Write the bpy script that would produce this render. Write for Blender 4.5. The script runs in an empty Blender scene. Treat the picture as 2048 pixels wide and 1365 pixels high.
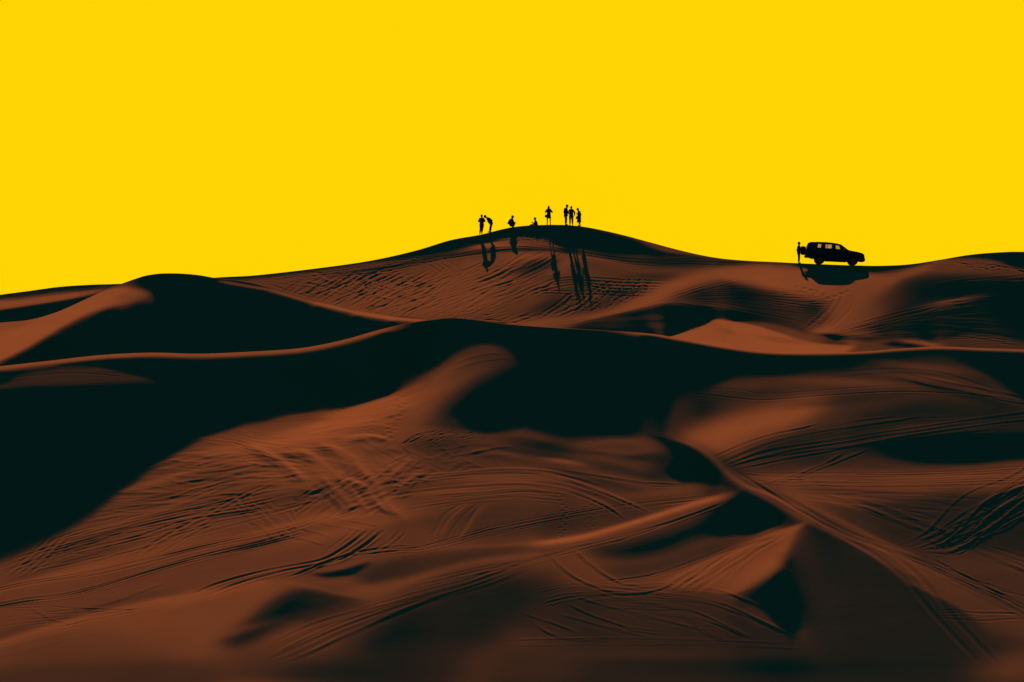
import bpy, bmesh, math, random
import numpy as np
from mathutils import Vector, Matrix
np.seterr(over='ignore')
scene = bpy.context.scene
col = scene.collection

# ---------------------------------------------------------------- camera: a long lens held level, frame shifted down
PX = 1.194e-4                 # tangent of one photo pixel
HV = 640.                     # photo row of the true horizon
SUN_EL, SUN_AZ = math.radians(33), math.radians(4)      # sun beyond the dunes, a little to the left
LITK, Y_NEAR, GAP1, GAP2, Y_CREST = .70, 220., 12., 14., 374.
LAM1, LAM2, DARKX = .008, 5., .016
STIFF = .5
cam = bpy.data.cameras.new("camera"); cam_ob = bpy.data.objects.new("camera", cam); col.objects.link(cam_ob)
cam.sensor_width = 36.; cam.lens = 36./(2048*PX)
cam.shift_y = (HV-1365/2)/2048
cam_ob.rotation_euler = (math.radians(90), 0, 0); cam_ob.location = (0, 0, 0)
cam.clip_start = 1.; cam.clip_end = 20000.
cam.dof.use_dof = True; cam.dof.focus_distance = 345.; cam.dof.aperture_fstop = 2.0
scene.camera = cam_ob

# ---------------------------------------------------------------- sky: a yellow glow round the low sun, deep teal everywhere else
EXPO = 1.0
world = bpy.data.worlds.new("World"); scene.world = world; world.use_nodes = True
nt = world.node_tree; nt.nodes.clear()
def N(t, **k):
    n = nt.nodes.new(t)
    for a, b in k.items(): setattr(n, a, b)
    return n
tc = N('ShaderNodeTexCoord'); sx = N('ShaderNodeSeparateXYZ'); nt.links.new(tc.outputs['Generated'], sx.inputs[0])
def mr(src, a, b, absv=False):
    if absv:
        m = N('ShaderNodeMath', operation='ABSOLUTE'); nt.links.new(src, m.inputs[0]); src = m.outputs[0]
    r = N('ShaderNodeMapRange', interpolation_type='SMOOTHSTEP'); nt.links.new(src, r.inputs['Value'])
    r.inputs['From Min'].default_value = a; r.inputs['From Max'].default_value = b
    return r.outputs['Result']
def mul(a, b):
    m = N('ShaderNodeMath', operation='MULTIPLY'); nt.links.new(a, m.inputs[0]); nt.links.new(b, m.inputs[1]); return m.outputs[0]
g = mul(mul(mr(sx.outputs['X'], .42, .24, True), mr(sx.outputs['Z'], .27, .14)), mul(mr(sx.outputs['Y'], 0., .3), mr(sx.outputs['Z'], -.12, -.05)))
mixc = N('ShaderNodeMix', data_type='RGBA'); nt.links.new(g, mixc.inputs['Factor'])
mixc.inputs[6].default_value = (.0010, .024, .042, 1)
mixc.inputs[7].default_value = (.5005, .3300, .0007, 1)
bg = N('ShaderNodeBackground'); out = N('ShaderNodeOutputWorld')
nt.links.new(mixc.outputs[2], bg.inputs['Color']); nt.links.new(bg.outputs[0], out.inputs['Surface'])
bg.inputs['Strength'].default_value = 1.0

sun = bpy.data.lights.new("sun", 'SUN'); sun.energy = 2.25; sun.angle = math.radians(.5); sun.color = (1., .445, .165)
sun_ob = bpy.data.objects.new("sun", sun); col.objects.link(sun_ob)
sdir = Vector((-math.sin(SUN_AZ)*math.cos(SUN_EL), math.cos(SUN_AZ)*math.cos(SUN_EL), math.sin(SUN_EL)))
sun_ob.rotation_euler = sdir.to_track_quat('Z', 'Y').to_euler(); sun_ob.location = (0, 0, 60)

scene.view_settings.view_transform = 'Standard'; scene.view_settings.look = 'None'
scene.view_settings.exposure = EXPO; scene.view_settings.gamma = 1.0
scene.cycles.diffuse_bounces = 0; scene.cycles.glossy_bounces = 2; scene.cycles.transparent_max_bounces = 16
# ---------------------------------------------------------------- terrain: how steep the sand is, everywhere
# Dunes are described by how squarely each patch of sand faces the low sun (0 = turned away, 1 = full);
# that is turned into slopes, and the slopes are integrated into one height field.
U0, U1, DU = -260, 2308, 2.0
V0, V1, DV = 430, 1510, 1.0
gu = np.arange(U0, U1 + .1, DU); gv = np.arange(V0, V1 + .1, DV)
NU, NV = len(gu), len(gv)
GU, GV = np.meshgrid(gu, gv)                      # rows = v, cols = u
rng = np.random.default_rng(11)

def smooth(pts, n=10):
    p = np.array(pts, float)
    if len(p) < 3: return np.array([p[0] + (p[-1]-p[0])*t for t in np.linspace(0, 1, n+1)])
    q = np.vstack([2*p[0]-p[1], p, 2*p[-1]-p[-2]]); out = []
    for i in range(1, len(q)-2):
        a, b, c, d = q[i-1], q[i], q[i+1], q[i+2]
        for t in np.arange(n)/n:
            out.append(.5*((2*b) + (c-a)*t + (2*a-5*b+4*c-d)*t*t + (3*b-a-3*c+d)*t**3))
    out.append(p[-1]); return np.array(out)

def curve(pts):
    p = np.array(pts, float)
    s = smooth([tuple(x) for x in p], 12)
    s = s[np.argsort(s[:, 0])]
    return np.interp(gu, s[:, 0], s[:, 1])

def blur1(a, s, ax):
    if s < .3: return a
    r = int(3*s)+1; k = np.exp(-.5*(np.arange(-r, r+1)/s)**2); k /= k.sum()
    pad = [(0, 0), (0, 0)]; pad[ax] = (r, r)
    b = np.pad(a, pad, mode='edge'); n = b.shape[ax]
    F = np.fft.rfft(b, n=n+2*r, axis=ax); K = np.fft.rfft(k, n=n+2*r)
    K = K[:, None] if ax == 0 else K[None, :]
    o = np.fft.irfft(F*K, n=n+2*r, axis=ax)
    sl = [slice(None)]*2; sl[ax] = slice(2*r, 2*r+a.shape[ax])
    return o[tuple(sl)]
def blur(a, su, sv): return blur1(blur1(a, su/DU, 1), sv/DV, 0)

def polymask(pts, fu, fv):
    p = np.array(pts, float); m = 3.2
    i0 = max(0, int((p[:, 1].min()-m*fv-V0)/DV)); i1 = min(NV, int((p[:, 1].max()+m*fv-V0)/DV)+2)
    j0 = max(0, int((p[:, 0].min()-m*fu-U0)/DU)); j1 = min(NU, int((p[:, 0].max()+m*fu-U0)/DU)+2)
    if i0 >= i1 or j0 >= j1: return None
    X, Y = GU[i0:i1, j0:j1], GV[i0:i1, j0:j1]
    ins = np.zeros(X.shape, bool)
    for k in range(len(p)):
        x0, y0 = p[k]; x1, y1 = p[(k+1) % len(p)]
        if y0 == y1: continue
        c = ((Y >= min(y0, y1)) & (Y < max(y0, y1)))
        ins ^= c & (X < x0 + (Y-y0)*(x1-x0)/(y1-y0))
    return i0, i1, j0, j1, blur(ins.astype(float), fu, fv)

class Paint:
    def __init__(s, base): s.B = np.full((NV, NU), float(base))
    def P(s, val, f, pts, al=1.0, sm=True, fu=None):           # soft-edged patch
        if sm: pts = [tuple(x) for x in smooth(list(pts)+[pts[0]], 5)][:-1]
        r = polymask(pts, fu or f*1.6, f)
        if r is None: return
        i0, i1, j0, j1, m = r; m = np.clip(m*al, 0, 1)
        s.B[i0:i1, j0:j1] = s.B[i0:i1, j0:j1]*(1-m) + val*m
    def E(s, val, cx, cy, rx, ry, al=1.0, rot=0):              # soft ellipse
        a = math.radians(rot); dx, dy = GU-cx, GV-cy
        x = dx*math.cos(a)+dy*math.sin(a); y = -dx*math.sin(a)+dy*math.cos(a)
        m = al*np.exp(-((x/rx)**2+(y/ry)**2)**1.25)
        s.B = s.B*(1-m) + val*m
    def L(s, val, w, pts, al=1.0, w2=None, taper=.1, vs=1.0):
        r = dist(pts, vs, 4*max(w, w2 or 0))
        if r is None: return
        i0, i1, j0, j1, D, SG, T = r
        ww = np.where(SG > 0, w, w2 if w2 else w)
        m = al*np.exp(-(D/ww)**2)*np.clip(np.minimum(T, 1-T)/taper, 0, 1)
        s.B[i0:i1, j0:j1] = s.B[i0:i1, j0:j1]*(1-m) + val*m

def dist(pts, vs, R, smn=8):
    """distance field to a smoothed polyline (v stretched by vs); returns box, distance, side, position 0..1"""
    p = smooth(pts, smn)
    Rv = R/vs
    i0 = max(0, int((p[:, 1].min()-Rv-V0)/DV)); i1 = min(NV, int((p[:, 1].max()+Rv-V0)/DV)+2)
    j0 = max(0, int((p[:, 0].min()-R-U0)/DU)); j1 = min(NU, int((p[:, 0].max()+R-U0)/DU)+2)
    if i0 >= i1 or j0 >= j1: return None
    D = np.full((i1-i0, j1-j0), 1e9); SG = np.zeros_like(D); T = np.zeros_like(D)
    q = p.copy(); q[:, 1] *= vs
    L = np.r_[0, np.cumsum(np.hypot(*(q[1:]-q[:-1]).T))]; L /= max(L[-1], 1e-6)
    for k in range(len(p)-1):
        a0 = max(i0, int((min(p[k, 1], p[k+1, 1])-Rv-V0)/DV)); a1 = min(i1, int((max(p[k, 1], p[k+1, 1])+Rv-V0)/DV)+2)
        b0 = max(j0, int((min(p[k, 0], p[k+1, 0])-R-U0)/DU)); b1 = min(j1, int((max(p[k, 0], p[k+1, 0])+R-U0)/DU)+2)
        if a0 >= a1 or b0 >= b1: continue
        X = GU[a0:a1, b0:b1]-q[k, 0]; Y = GV[a0:a1, b0:b1]*vs-q[k, 1]
        dx, dy = q[k+1]-q[k]; l2 = dx*dx+dy*dy+1e-9
        t = np.clip((X*dx+Y*dy)/l2, 0, 1)
        d = np.hypot(X-t*dx, Y-t*dy); s = np.sign(dx*Y-dy*X)*(1 if dx >= 0 else -1)
        sl = (slice(a0-i0, a1-i0), slice(b0-j0, b1-j0))
        c = d < D[sl]
        D[sl] = np.where(c, d, D[sl]); SG[sl] = np.where(c, s, SG[sl]); T[sl] = np.where(c, L[k]+t*(L[k+1]-L[k]), T[sl])
    return i0, i1, j0, j1, D, SG, T            # SG > 0: below the line in the picture (nearer)
# ---------------------------------------------------------------- the crest lines (azimuth, elevation in 1/146 degree steps)
C1 = curve([(-260,745),(-100,742),(0,733),(100,722),(200,711),(300,706),(400,708),(500,704),(600,697),(680,682),(760,660),
            (820,646),(870,639),(910,636),(960,641),(1020,649),(1100,655),(1200,661),(1300,668),(1360,678),(1440,692),
            (1520,703),(1600,706),(1720,704),(1800,698),(1880,694),(1960,697),(2048,700),(2308,712)])
C2 = curve([(-260,668),(-100,655),(0,646),(60,640),(110,626),(150,609),(190,590),(215,578),(240,569),(265,560),(290,552),
            (315,548),(340,547),(370,548),(400,551),(440,558),(480,562),(530,573),(620,599),(700,617),(760,628),(820,634),(870,641),
            (920,655),(1000,672),(1200,682),(1360,700),(1520,725),(1700,728),(1900,716),(2308,735)])
C3 = curve([(-260,612),(-100,604),(0,590),(60,582),(120,574),(180,570),(240,568),(330,563),(440,555),(512,551),(635,537),(740,522),
            (830,502),(900,481),(960,470),(1000,460),(1024,455),(1050,452),(1080,450.5),(1110,450),(1140,451),(1180,456),(1240,469),
            (1300,485),(1360,501),(1420,514),(1480,521),(1560,525),(1620,528),(1700,531),(1760,532),(1820,529),(1880,520),
            (1940,510),(2000,505),(2048,504),(2150,506),(2308,520)])
fb = Paint(.30)                                   # back dunes
P, E, L = fb.P, fb.E, fb.L
P(.50, 3, [(-260,625),(0,600),(100,588),(215,577),(240,570),(190,588),(120,602),(0,621),(-260,650)])
P(.0, 3, [(-260,600),(0,585),(120,568),(250,562),(240,574),(215,576),(100,588),(40,597),(0,599),(-260,622)], .9)
P(.0, 1.2, [(-260,660),(0,621),(120,603),(190,588),(236,570),(300,560),(250,640),(0,680),(-260,690)])
P(.32, 6, [(430,560),(700,535),(900,508),(1010,480),(1100,485),(1150,540),(1000,600),(870,640),(430,700)])
P(.40, 12, [(560,600),(800,560),(1000,510),(1100,505),(1000,580),(880,640),(600,640)])
E(.42, 900, 600, 120, 30); E(.30, 620, 590, 90, 20, .5); E(.52, 985, 492, 70, 9); E(.42, 1060, 515, 90, 9, .7, 4); E(.56, 1160, 525, 100, 15, .9, 5); E(.42, 1150, 550, 70, 8, .6, 5)
P(.015, 2.2, [(430,550),(512,548),(635,534),(740,519),(830,499),(900,478),(960,466),(1024,450),(1110,445),(1180,452),
            (1210,463),(1260,475),(1290,487),(1312,499),(1345,507),(1420,516),(1300,514),(1220,508),(1170,501),(1140,496),(1100,487),
            (1085,478),(1024,474),(960,489),(900,503),(830,517),(740,527),(635,542),(512,557),(430,560)])
L(.02, 4.5, [(640,552),(740,541),(820,527),(880,514),(940,506),(1010,499),(1080,499),(1140,503),(1180,509),(1230,519),(1290,530),(1360,533),(1440,531),(1520,527),(1580,528)], .85)
P(.03, 3, [(1270,513),(1400,516),(1500,522),(1580,526),(1560,530),(1400,532),(1290,532),(1180,506)], .85)
P(.28, 1.5, [(1165,450),(1180,456),(1212,462),(1260,474),(1292,486),(1314,498),(1348,506),(1420,514),(1470,521),(1470,505),(1300,470)], .95)
P(.27, 8, [(1150,512),(1200,518),(1290,534),(1450,536),(1500,545),(1300,560),(1150,548)])
E(.02, 1075, 532, 52, 13, .9, -14); E(.16, 1180, 562, 90, 8, .6, 4); E(.05, 1255, 586, 70, 7, .8); E(.16, 1120, 585, 40, 8, .6, -10)
E(.04, 1100, 612, 45, 14, .8, -20); E(.05, 1200, 610, 60, 14, .6, -15); E(.05, 1300, 555, 60, 7, .5)
E(.32, 1040, 600, 40, 12, .8, -20)
P(.50, 7, [(1540,529),(1440,538),(1380,548),(1310,575),(1240,612),(1150,636),(1020,645),(1020,660),(1150,655),(1260,632),(1350,598),(1430,568),(1540,548)])
P(.13, 8, [(1330,600),(1430,565),(1550,552),(1640,580),(1640,650),(1540,640),(1400,610)])
P(.03, 6, [(1390,590),(1480,566),(1580,575),(1620,600),(1560,612),(1420,600)], .8)
P(.0, 2.5, [(1120,662),(1190,640),(1260,624),(1330,610),(1400,612),(1480,623),(1560,636),(1620,668),(1500,700),(1300,690)], .95)
E(.2, 1230, 640, 90, 5, .6, -3); E(.1, 1230, 652, 110, 6, .7)
P(.08, 7, [(1500,598),(1580,600),(1680,625),(1660,660),(1580,655),(1500,630)])
P(.50, 6, [(1440,538),(1560,533),(1750,548),(1760,575),(1680,600),(1590,592),(1450,560)])
P(.42, 10, [(1680,560),(1790,545),(1880,526),(1960,528),(1830,560),(1760,590),(1720,640),(1660,676),(1620,668),(1650,610)])
E(.62, 1660, 662, 50, 14, .8, -20); E(.5, 1820, 548, 60, 9, .7, -22); E(.45, 1640,585,70,18,.5,-10)
P(.045, 9, [(1800,562),(1880,548),(1960,553),(2060,560),(2308,560),(2308,720),(1950,690),(1850,680),(1760,678),(1760,620)])
P(.014, 9, [(1900,562),(2000,552),(2308,552),(2308,720),(2050,660),(1950,610),(1860,600)], .8)
E(.36, 1720, 640, 70, 16, .8, -25); E(.42, 1900, 605, 60, 8, .7, -12); E(.02, 1830, 655, 90, 9, .9); E(.02, 1700, 676, 80, 5, .8, 5); E(.02, 1880, 672, 90, 6, .7)
P(.0, 2.5, [(1590,522),(1700,526),(1760,529),(1830,523),(1870,521),(1800,541),(1740,547),(1600,535)])
P(.015, 2.5, [(1850,520),(1940,505),(2048,498),(2308,512),(2308,560),(2048,538),(1985,520),(1900,518)])
P(.30, 4, [(1860,528),(1960,523),(2048,546),(2060,556),(1960,548),(1880,548)], .7)
P(.33, 2.5, [(1440,641),(1540,647),(1610,667),(1700,694),(1640,720),(1500,690)])
P(.60, 1.0, [(1325,676),(1380,663),(1410,651),(1432,641),(1465,645),(1520,656),(1580,676),(1640,688),(1720,697),(1720,730),(1400,720)])
L(.40, 9, [(1442,655),(1452,672),(1450,690)], .7); E(.44, 1570, 682, 70, 7, .7, 8); L(.36, 5, [(1438,648),(1450,660),(1466,668)], .8); L(.68, 3, [(1476,664),(1468,672),(1458,684)], .8); L(.66, 1.6, [(1330,675),(1380,663),(1410,651),(1432,641),(1465,645),(1520,656),(1600,682)], .7)
P(.30, 2, [(1700,697),(1740,684),(1790,682),(1850,690),(1870,720),(1700,720)])
P(.0, 1.5, [(1765,687),(1790,683),(1815,683),(1850,693),(1830,697),(1780,693)])
L(.55, 4, [(1790,681),(1840,686),(1880,692),(1960,695),(2048,698)], .8)
P(.22, 3, [(1880,690),(1920,672),(1990,674),(2060,684),(2300,700),(2300,740),(1900,740)])
Bb = fb.B

fm = Paint(0)                                     # the dark dune on the left
P, E, L = fm.P, fm.E, fm.L
P(.55, 5, [(-260,640),(0,640),(110,620),(180,592),(225,577),(258,573),(284,580),(296,592),(275,602),(225,616),(180,630),(130,652),(80,678),(40,703),(0,722),(-60,745),(-260,765)])
E(.80, 60, 672, 95, 16, .95, -30); E(.80, 165, 614, 80, 10, .9, -27); E(.42, 20, 652, 60, 7, .6, -8); E(.30, 265, 595, 40, 13, .5); E(.5, -30, 655, 80, 20, .6)
for (a, b, w, vv) in [((440,563),(540,580),2.2,.45),((540,580),(640,609),3.5,.5),((630,606),(720,627),5.5,.58),((710,625),(790,638),6.5,.6),((780,637),(880,645),5,.6)]:
    L(vv, w, [a, ((a[0]+b[0])/2, (a[1]+b[1])/2), b], 1, taper=.02)
Bm = fm.B

ff = Paint(0)                                     # the foreground dunes
P, E, L = ff.P, ff.E, ff.L
P(.16, 4, [(-260,790),(0,768),(30,756),(80,743),(150,736),(200,736),(240,743),(290,752),(320,762),(270,766),(180,770),(0,778),(-260,800)])
# main lit slope
P(.35, 12, [(-260,1200),(0,1113),(60,1087),(160,1037),(240,978),(320,918),(400,874),(450,852),(520,838),(600,820),(700,812),(760,797),(800,780),
          (850,750),(900,715),(940,695),(970,688),(996,692),(1014,708),(1004,728),(966,750),(915,776),(880,804),(862,834),(885,850),(960,856),(1000,852),
          (1060,848),(1092,852),(1115,868),(1140,878),(1165,873),(1200,866),(1285,864),(1325,882),(1345,930),(1480,985),(1700,1120),(2308,1300),(2308,1600),(-260,1600)])
P(.26, 20, [(850,870),(1000,880),(1250,890),(1440,980),(1300,1040),(1100,1080),(900,1060),(840,960)])
P(.42, 12, [(400,885),(560,850),(700,820),(800,790),(890,740),(930,750),(880,800),(830,870),(820,960),(780,1010),(600,980),(480,950)])
E(.68, 750, 815, 90, 13, .9, -16); E(.50, 862, 775, 60, 14, .6, -38); E(.6, 660, 855, 120, 14, .7, -12); E(.56, 560, 895, 110, 22, .5, -5)
E(.15, 980, 718, 45, 18, .75); E(.22, 935, 735, 50, 14, .6, -32)
E(.10, 880, 890, 70, 20, .7); E(.04, 1080, 890, 80, 14, .85, 8); E(.05, 1060, 905, 80, 8, .7, 8); E(.02, 960, 850, 90, 14, .9)
E(.05, 1295, 915, 60, 10, .8, 4); E(.08, 1200, 905, 110, 5, .6, 3); E(.22,1240,893,50,7,.6,3); E(.22, 1075, 865, 60,5,.6)
E(.05, 1190, 960, 90, 7, .6, 14); E(.05, 1260, 945, 90, 7, .5, 10)
E(.48, 1130, 923, 45, 5, .8, 8); E(.4, 1000, 905, 60, 6, .4, 5); E(.4, 1010, 985, 90, 14, .5)
E(.28, 1000, 1000, 150, 20, .5); E(.20, 1000, 1065, 150, 16, .6, -5); E(.14, 1180, 1040, 160, 22, .6, -5); E(.14, 930, 1040, 130, 20, .4, -5)
E(.15, 720, 980, 70, 16, .5, -15); E(.16, 800, 985, 60, 12, .7, -5); E(.2, 420, 1010, 100, 10, .4, -15); E(.1, 180, 1080, 120, 14, .5, -22)
E(.44, 260, 1120, 220, 20, .6, -16); E(.5, 690, 1060, 160, 14, .6, -14); E(.45, 700, 1030, 120, 12, .5)
# crescent faces turned away, ridge running down to the right
P(.19, 11, [(1318,868),(1326,835),(1345,800),(1380,772),(1420,756),(1500,750),(1600,747),(1700,741),(1760,727),(1830,719),(1900,724),(1960,742),(2010,768),
           (2060,800),(2308,860),(2308,1300),(1900,1180),(1610,1040),(1480,975),(1400,900),(1330,872),(1250,862)])
P(.075, 13, [(1275,868),(1300,820),(1390,792),(1440,805),(1400,835),(1350,868),(1315,878)], .85); E(.12, 1400, 775, 80, 9, .7, -12)
P(.52, 12, [(1345,885),(1400,850),(1500,820),(1600,795),(1660,800),(1600,850),(1500,885),(1440,915),(1400,895)])
E(.28, 1560, 770, 130, 12, .6); E(.36, 1700, 765, 140, 9, .7, 3); E(.34, 1850, 735, 90, 8, .6, 6); E(.04, 1930, 790, 110, 8, .8, 14)
P(.025, 10, [(1740,825),(1790,812),(1900,800),(2060,815),(2308,860),(2308,900),(2060,860),(1850,845),(1700,850)], .75)
P(.0, 9, [(1700,895),(1780,875),(1880,862),(1980,858),(2308,870),(2308,915),(2048,918),(1960,926),(1860,924),(1760,915)], .97)
P(.06, 8, [(1480,915),(1560,880),(1700,850),(1800,850),(1760,880),(1700,920),(1600,925),(1530,915)], .8)
P(.34, 7, [(1500,945),(1700,940),(1900,938),(2060,925),(2308,920),(2308,1000),(2040,985),(1850,1000),(1700,1010),(1600,1000)])
P(.10, 12, [(1700,1010),(1850,995),(1960,990),(1900,1080),(1820,1100),(1760,1060)], .9)
P(.07, 8, [(1840,1085),(1900,1040),(1960,1000),(2060,975),(2308,960),(2308,1180),(2060,1120),(1960,1105),(1880,1095)], .9)
P(.24, 8, [(1900,1110),(2060,1120),(2308,1200),(2308,1320),(2050,1230),(1880,1170)], .8)
P(.31, 3, [(1352,880),(1400,897),(1440,925),(1480,960),(1540,985),(1610,1020),(1700,1072),(1790,1105),(1900,1160),(2048,1240),(2308,1380),
           (2308,1400),(2048,1262),(1880,1185),(1760,1125),(1690,1085),(1610,1046),(1560,1018),(1500,985),(1468,968),(1440,938),(1400,905)])
L(.56, 2.2, [(1335,876),(1390,893),(1432,922),(1466,955),(1500,975),(1550,995),(1612,1025)], .8); L(.48, 3, [(1500,955),(1600,1003),(1700,1052),(1780,1092),(1850,1120)], .6); L(.16, 5, [(1640,1040),(1740,1092),(1800,1130)], .5); E(.42, 1610, 1000, 70, 12, .6, 30); E(.40, 1760, 1095, 80, 8, .6, 28)
P(.0, 2.2, [(1290,866),(1345,879),(1390,897),(1430,930),(1462,968),(1470,978),(1440,970),(1400,958),(1350,958),(1330,940),(1345,915),(1325,888)])
P(.0, 7, [(1330,900),(1400,910),(1440,945),(1400,960),(1300,960),(1290,940)], .7)
P(.10, 8, [(1400,965),(1450,955),(1480,985),(1440,990),(1400,985)], .6)
# second dark face and its long tail to the left
P(.0, 3, [(1490,984),(1530,1003),(1574,1033),(1550,1047),(1508,1062),(1470,1058),(1430,1045),(1440,1010),(1470,992)])
P(.0, 9, [(1470,1002),(1400,1032),(1330,1060),(1250,1085),(1180,1098),(1200,1112),(1260,1118),(1340,1105),(1420,1075),(1490,1062)], .97)
P(.13, 9, [(1190,1130),(1300,1122),(1400,1090),(1500,1070),(1480,1090),(1380,1130),(1250,1160)], .8)
L(.62, 8, [(1040,1090),(1100,1084),(1180,1070),(1300,1035),(1400,1004),(1470,986)], .9, w2=5)
L(.40, 5, [(640,1148),(760,1110),(860,1098),(1000,1091),(1100,1084)], .7, w2=3)
P(.16, 7, [(700,1150),(800,1118),(950,1100),(1060,1098),(1100,1110),(980,1135),(840,1160),(760,1180)], .85)
P(.0, 2.5, [(618,1149),(650,1147),(700,1138),(740,1125),(720,1145),(680,1155),(650,1157)])
L(.42, 9, [(700,1192),(760,1185),(860,1150),(960,1125),(1060,1112),(1110,1105)], .8)
L(.36, 5, [(640,1172),(690,1185),(740,1191)], .7)
# the pointed dune, lit on its left face
P(.52, 1.5, [(1611,1045),(1560,1060),(1500,1084),(1430,1115),(1350,1150),(1330,1170),(1400,1185),(1470,1188),(1530,1165),(1566,1135),(1572,1108),(1590,1068)])
P(.40, 8, [(1150,1170),(1300,1155),(1400,1130),(1500,1090),(1560,1075),(1500,1140),(1450,1180),(1300,1180)], .7)
P(.07, 1.4, [(1611,1046),(1660,1068),(1730,1108),(1820,1170),(1950,1240),(1950,1330),(1700,1330),(1630,1300),(1610,1240),(1580,1170),(1567,1130),(1574,1105),(1592,1066)])
P(.09, 25, [(1640,1160),(1800,1180),(2048,1280),(2308,1400),(2308,1500),(1600,1500),(1600,1250)], .8)
P(.0, 7, [(1566,1140),(1585,1160),(1600,1200),(1608,1255),(1570,1250),(1520,1225),(1480,1205),(1500,1180),(1540,1155)])
P(.0, 4, [(1560,1140),(1572,1110),(1580,1110),(1590,1160),(1606,1215),(1608,1255),(1580,1250),(1550,1180)], .9)
# lower slopes
P(.15, 14, [(1000,1180),(1150,1175),(1300,1180),(1450,1190),(1520,1230),(1600,1262),(1610,1300),(1300,1300),(1050,1270)])
P(.42, 8, [(-260,1340),(0,1283),(150,1238),(300,1202),(400,1184),(540,1160),(600,1175),(540,1215),(450,1280),(480,1310),(300,1330),(0,1340),(-260,1400)])
P(.24, 12, [(430,1300),(560,1290),(700,1240),(840,1180),(960,1150),(900,1200),(760,1260),(600,1310),(480,1330)], .7)
P(.0, 9, [(440,1288),(490,1250),(550,1200),(590,1182),(640,1185),(700,1195),(660,1215),(590,1240),(520,1275),(470,1295)], .95)
P(.10, 10, [(600,1180),(680,1192),(740,1200),(680,1230),(600,1250)], .6)
P(.03, 18, [(800,1215),(900,1165),(1000,1148),(1100,1150),(1110,1180),(1040,1230),(1000,1290),(850,1300),(700,1300)], .92)
P(.0, 22, [(560,1330),(760,1290),(950,1290),(900,1400),(700,1400)], .7)
P(.07, 22, [(1000,1290),(1600,1290),(2308,1330),(2308,1560),(1000,1560)], .85)
E(.20, 1080, 1335, 110, 36, .8); E(.02, 1560, 1335, 240, 20, .7); E(.34, 2040, 1335, 90, 40, .9, -10); E(.26, 120, 1300, 260, 40, .5)
E(.26, 380, 1345, 120, 30, .6); E(.06, 620, 1345, 140, 22, .7); E(.22, 560, 1320, 90, 18, .5, -10)
E(.24, 1250, 1310, 220, 10, .3)
# lit rims along the main crest
def rim(pp, u0, u1, w, val, cc, ta=30):
    B = pp.B; d = GV - cc[None, :]
    env = np.clip(np.minimum(gu-u0, u1-gu)/ta, 0, 1)[None, :]
    m = env/(1+np.exp((d-w)/max(.8, w*.16)))
    pp.B = B*(1-m) + val*m
rim(ff, -400, 830, 8.5, .50, C1, 60); rim(ff, 1195, 2500, 4.0, .55, C1, 90); rim(ff, 1780, 2500, 2.5, .5, C1, 90)
L(.42, 3, [(0,742),(60,738),(120,731)], .4)
P(.20, 14, [(-260,1400),(0,1335),(200,1320),(380,1330),(400,1400),(-260,1460)], .8)
L(.50, 12, [(-260,1350),(-60,1300),(0,1284),(150,1239),(300,1203),(400,1185),(470,1172),(545,1160)], .75, w2=2.5, taper=.02)
L(.22, 7, [(-60,1288),(150,1226),(300,1190),(380,1176)], .4)
L(.44, 8, [(545,1160),(620,1172),(690,1188),(745,1192)], .5, w2=3)
for (v_, cx_, cy_, rx_, ry_, al_, ro_) in ((.62,700,838,120,9,.6,-12),(.60,600,880,110,8,.6,-6),(.58,540,930,110,9,.5,-6),(.22,470,940,90,8,.6,-5),(.2,600,915,70,7,.6,-5),(.22,380,960,80,7,.6,-8),
    (.55,430,905,80,7,.5,-10),(.56,330,960,90,7,.5,-14),(.2,300,1000,90,7,.6,-14),(.52,260,1040,110,7,.5,-18),(.2,560,1000,110,9,.6,-14),(.2,640,980,60,12,.6,-25),(.55,690,1035,90,9,.6,-10),(.55,560,1055,130,8,.6,-15),
    (.2,150,1120,130,7,.6,-18),(.5,120,1150,160,8,.6,-14),(.2,780,905,40,8,.5,0),(.2,900,930,60,9,.6,4),(.5,860,985,120,7,.5,-4),(.5,1000,958,150,7,.5,0),(.14,1000,915,60,8,.6,8),(.14,1210,930,80,6,.6,10),
    (.38,1240,905,50,5,.6,4),(.40,1330,985,90,8,.5,-6),(.46,1560,958,90,8,.5,0),(.46,1900,955,120,9,.5,-2),(.16,1720,985,120,7,.5,3),(.40,1660,1000,90,8,.5,14),(.12,1480,790,90,9,.5,-6),(.10,1700,800,120,9,.5,-6),
    (.40,1850,757,90,5,.5,6),(.08,1960,765,60,7,.6,14),(.42,480,1260,70,9,.5,-14),(.46,760,1172,70,9,.6,-12),(.5,400,1195,90,10,.6,-12)):
    E(v_, cx_, cy_, rx_, ry_, al_, ro_)
# SCURVES: banks of the wheel ruts that wind down the churned slope
for q in ([(500,890),(545,910),(580,932),(612,962)], [(560,906),(606,903),(640,920),(645,950),(665,972),(695,1000),(712,1030)], [(640,888),(680,900),(692,935)],
          [(703,898),(716,925),(745,958),(765,985),(782,1012),(802,1032)], [(668,940),(690,968),(713,988),(735,1022)], [(684,954),(728,970),(752,998),(775,1022)]):
    L(.64, 4.5, q, .75); L(.20, 7, [(x-10, y+9) for x, y in q], .6)
for q in ([(768,966),(800,940),(825,915)], [(790,998),(812,966),(835,948)], [(880,1075),(905,1035),(935,1005)], [(915,1082),(950,1035),(972,1008)]):
    L(.5, 3.5, q, .6); L(.16, 5, [(x+9, y+4) for x, y in q], .6)
L(.75, 3.5, [(688,876),(715,872),(745,871),(775,876)], .9, w2=1.5)
L(.14, 4, [(700,884),(740,880),(780,884)], .6)
L(.62, 6, [(600,878),(660,860),(730,845),(790,848)], .5); L(.60, 5, [(640,835),(720,818),(780,795),(850,765)], .5)
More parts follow.
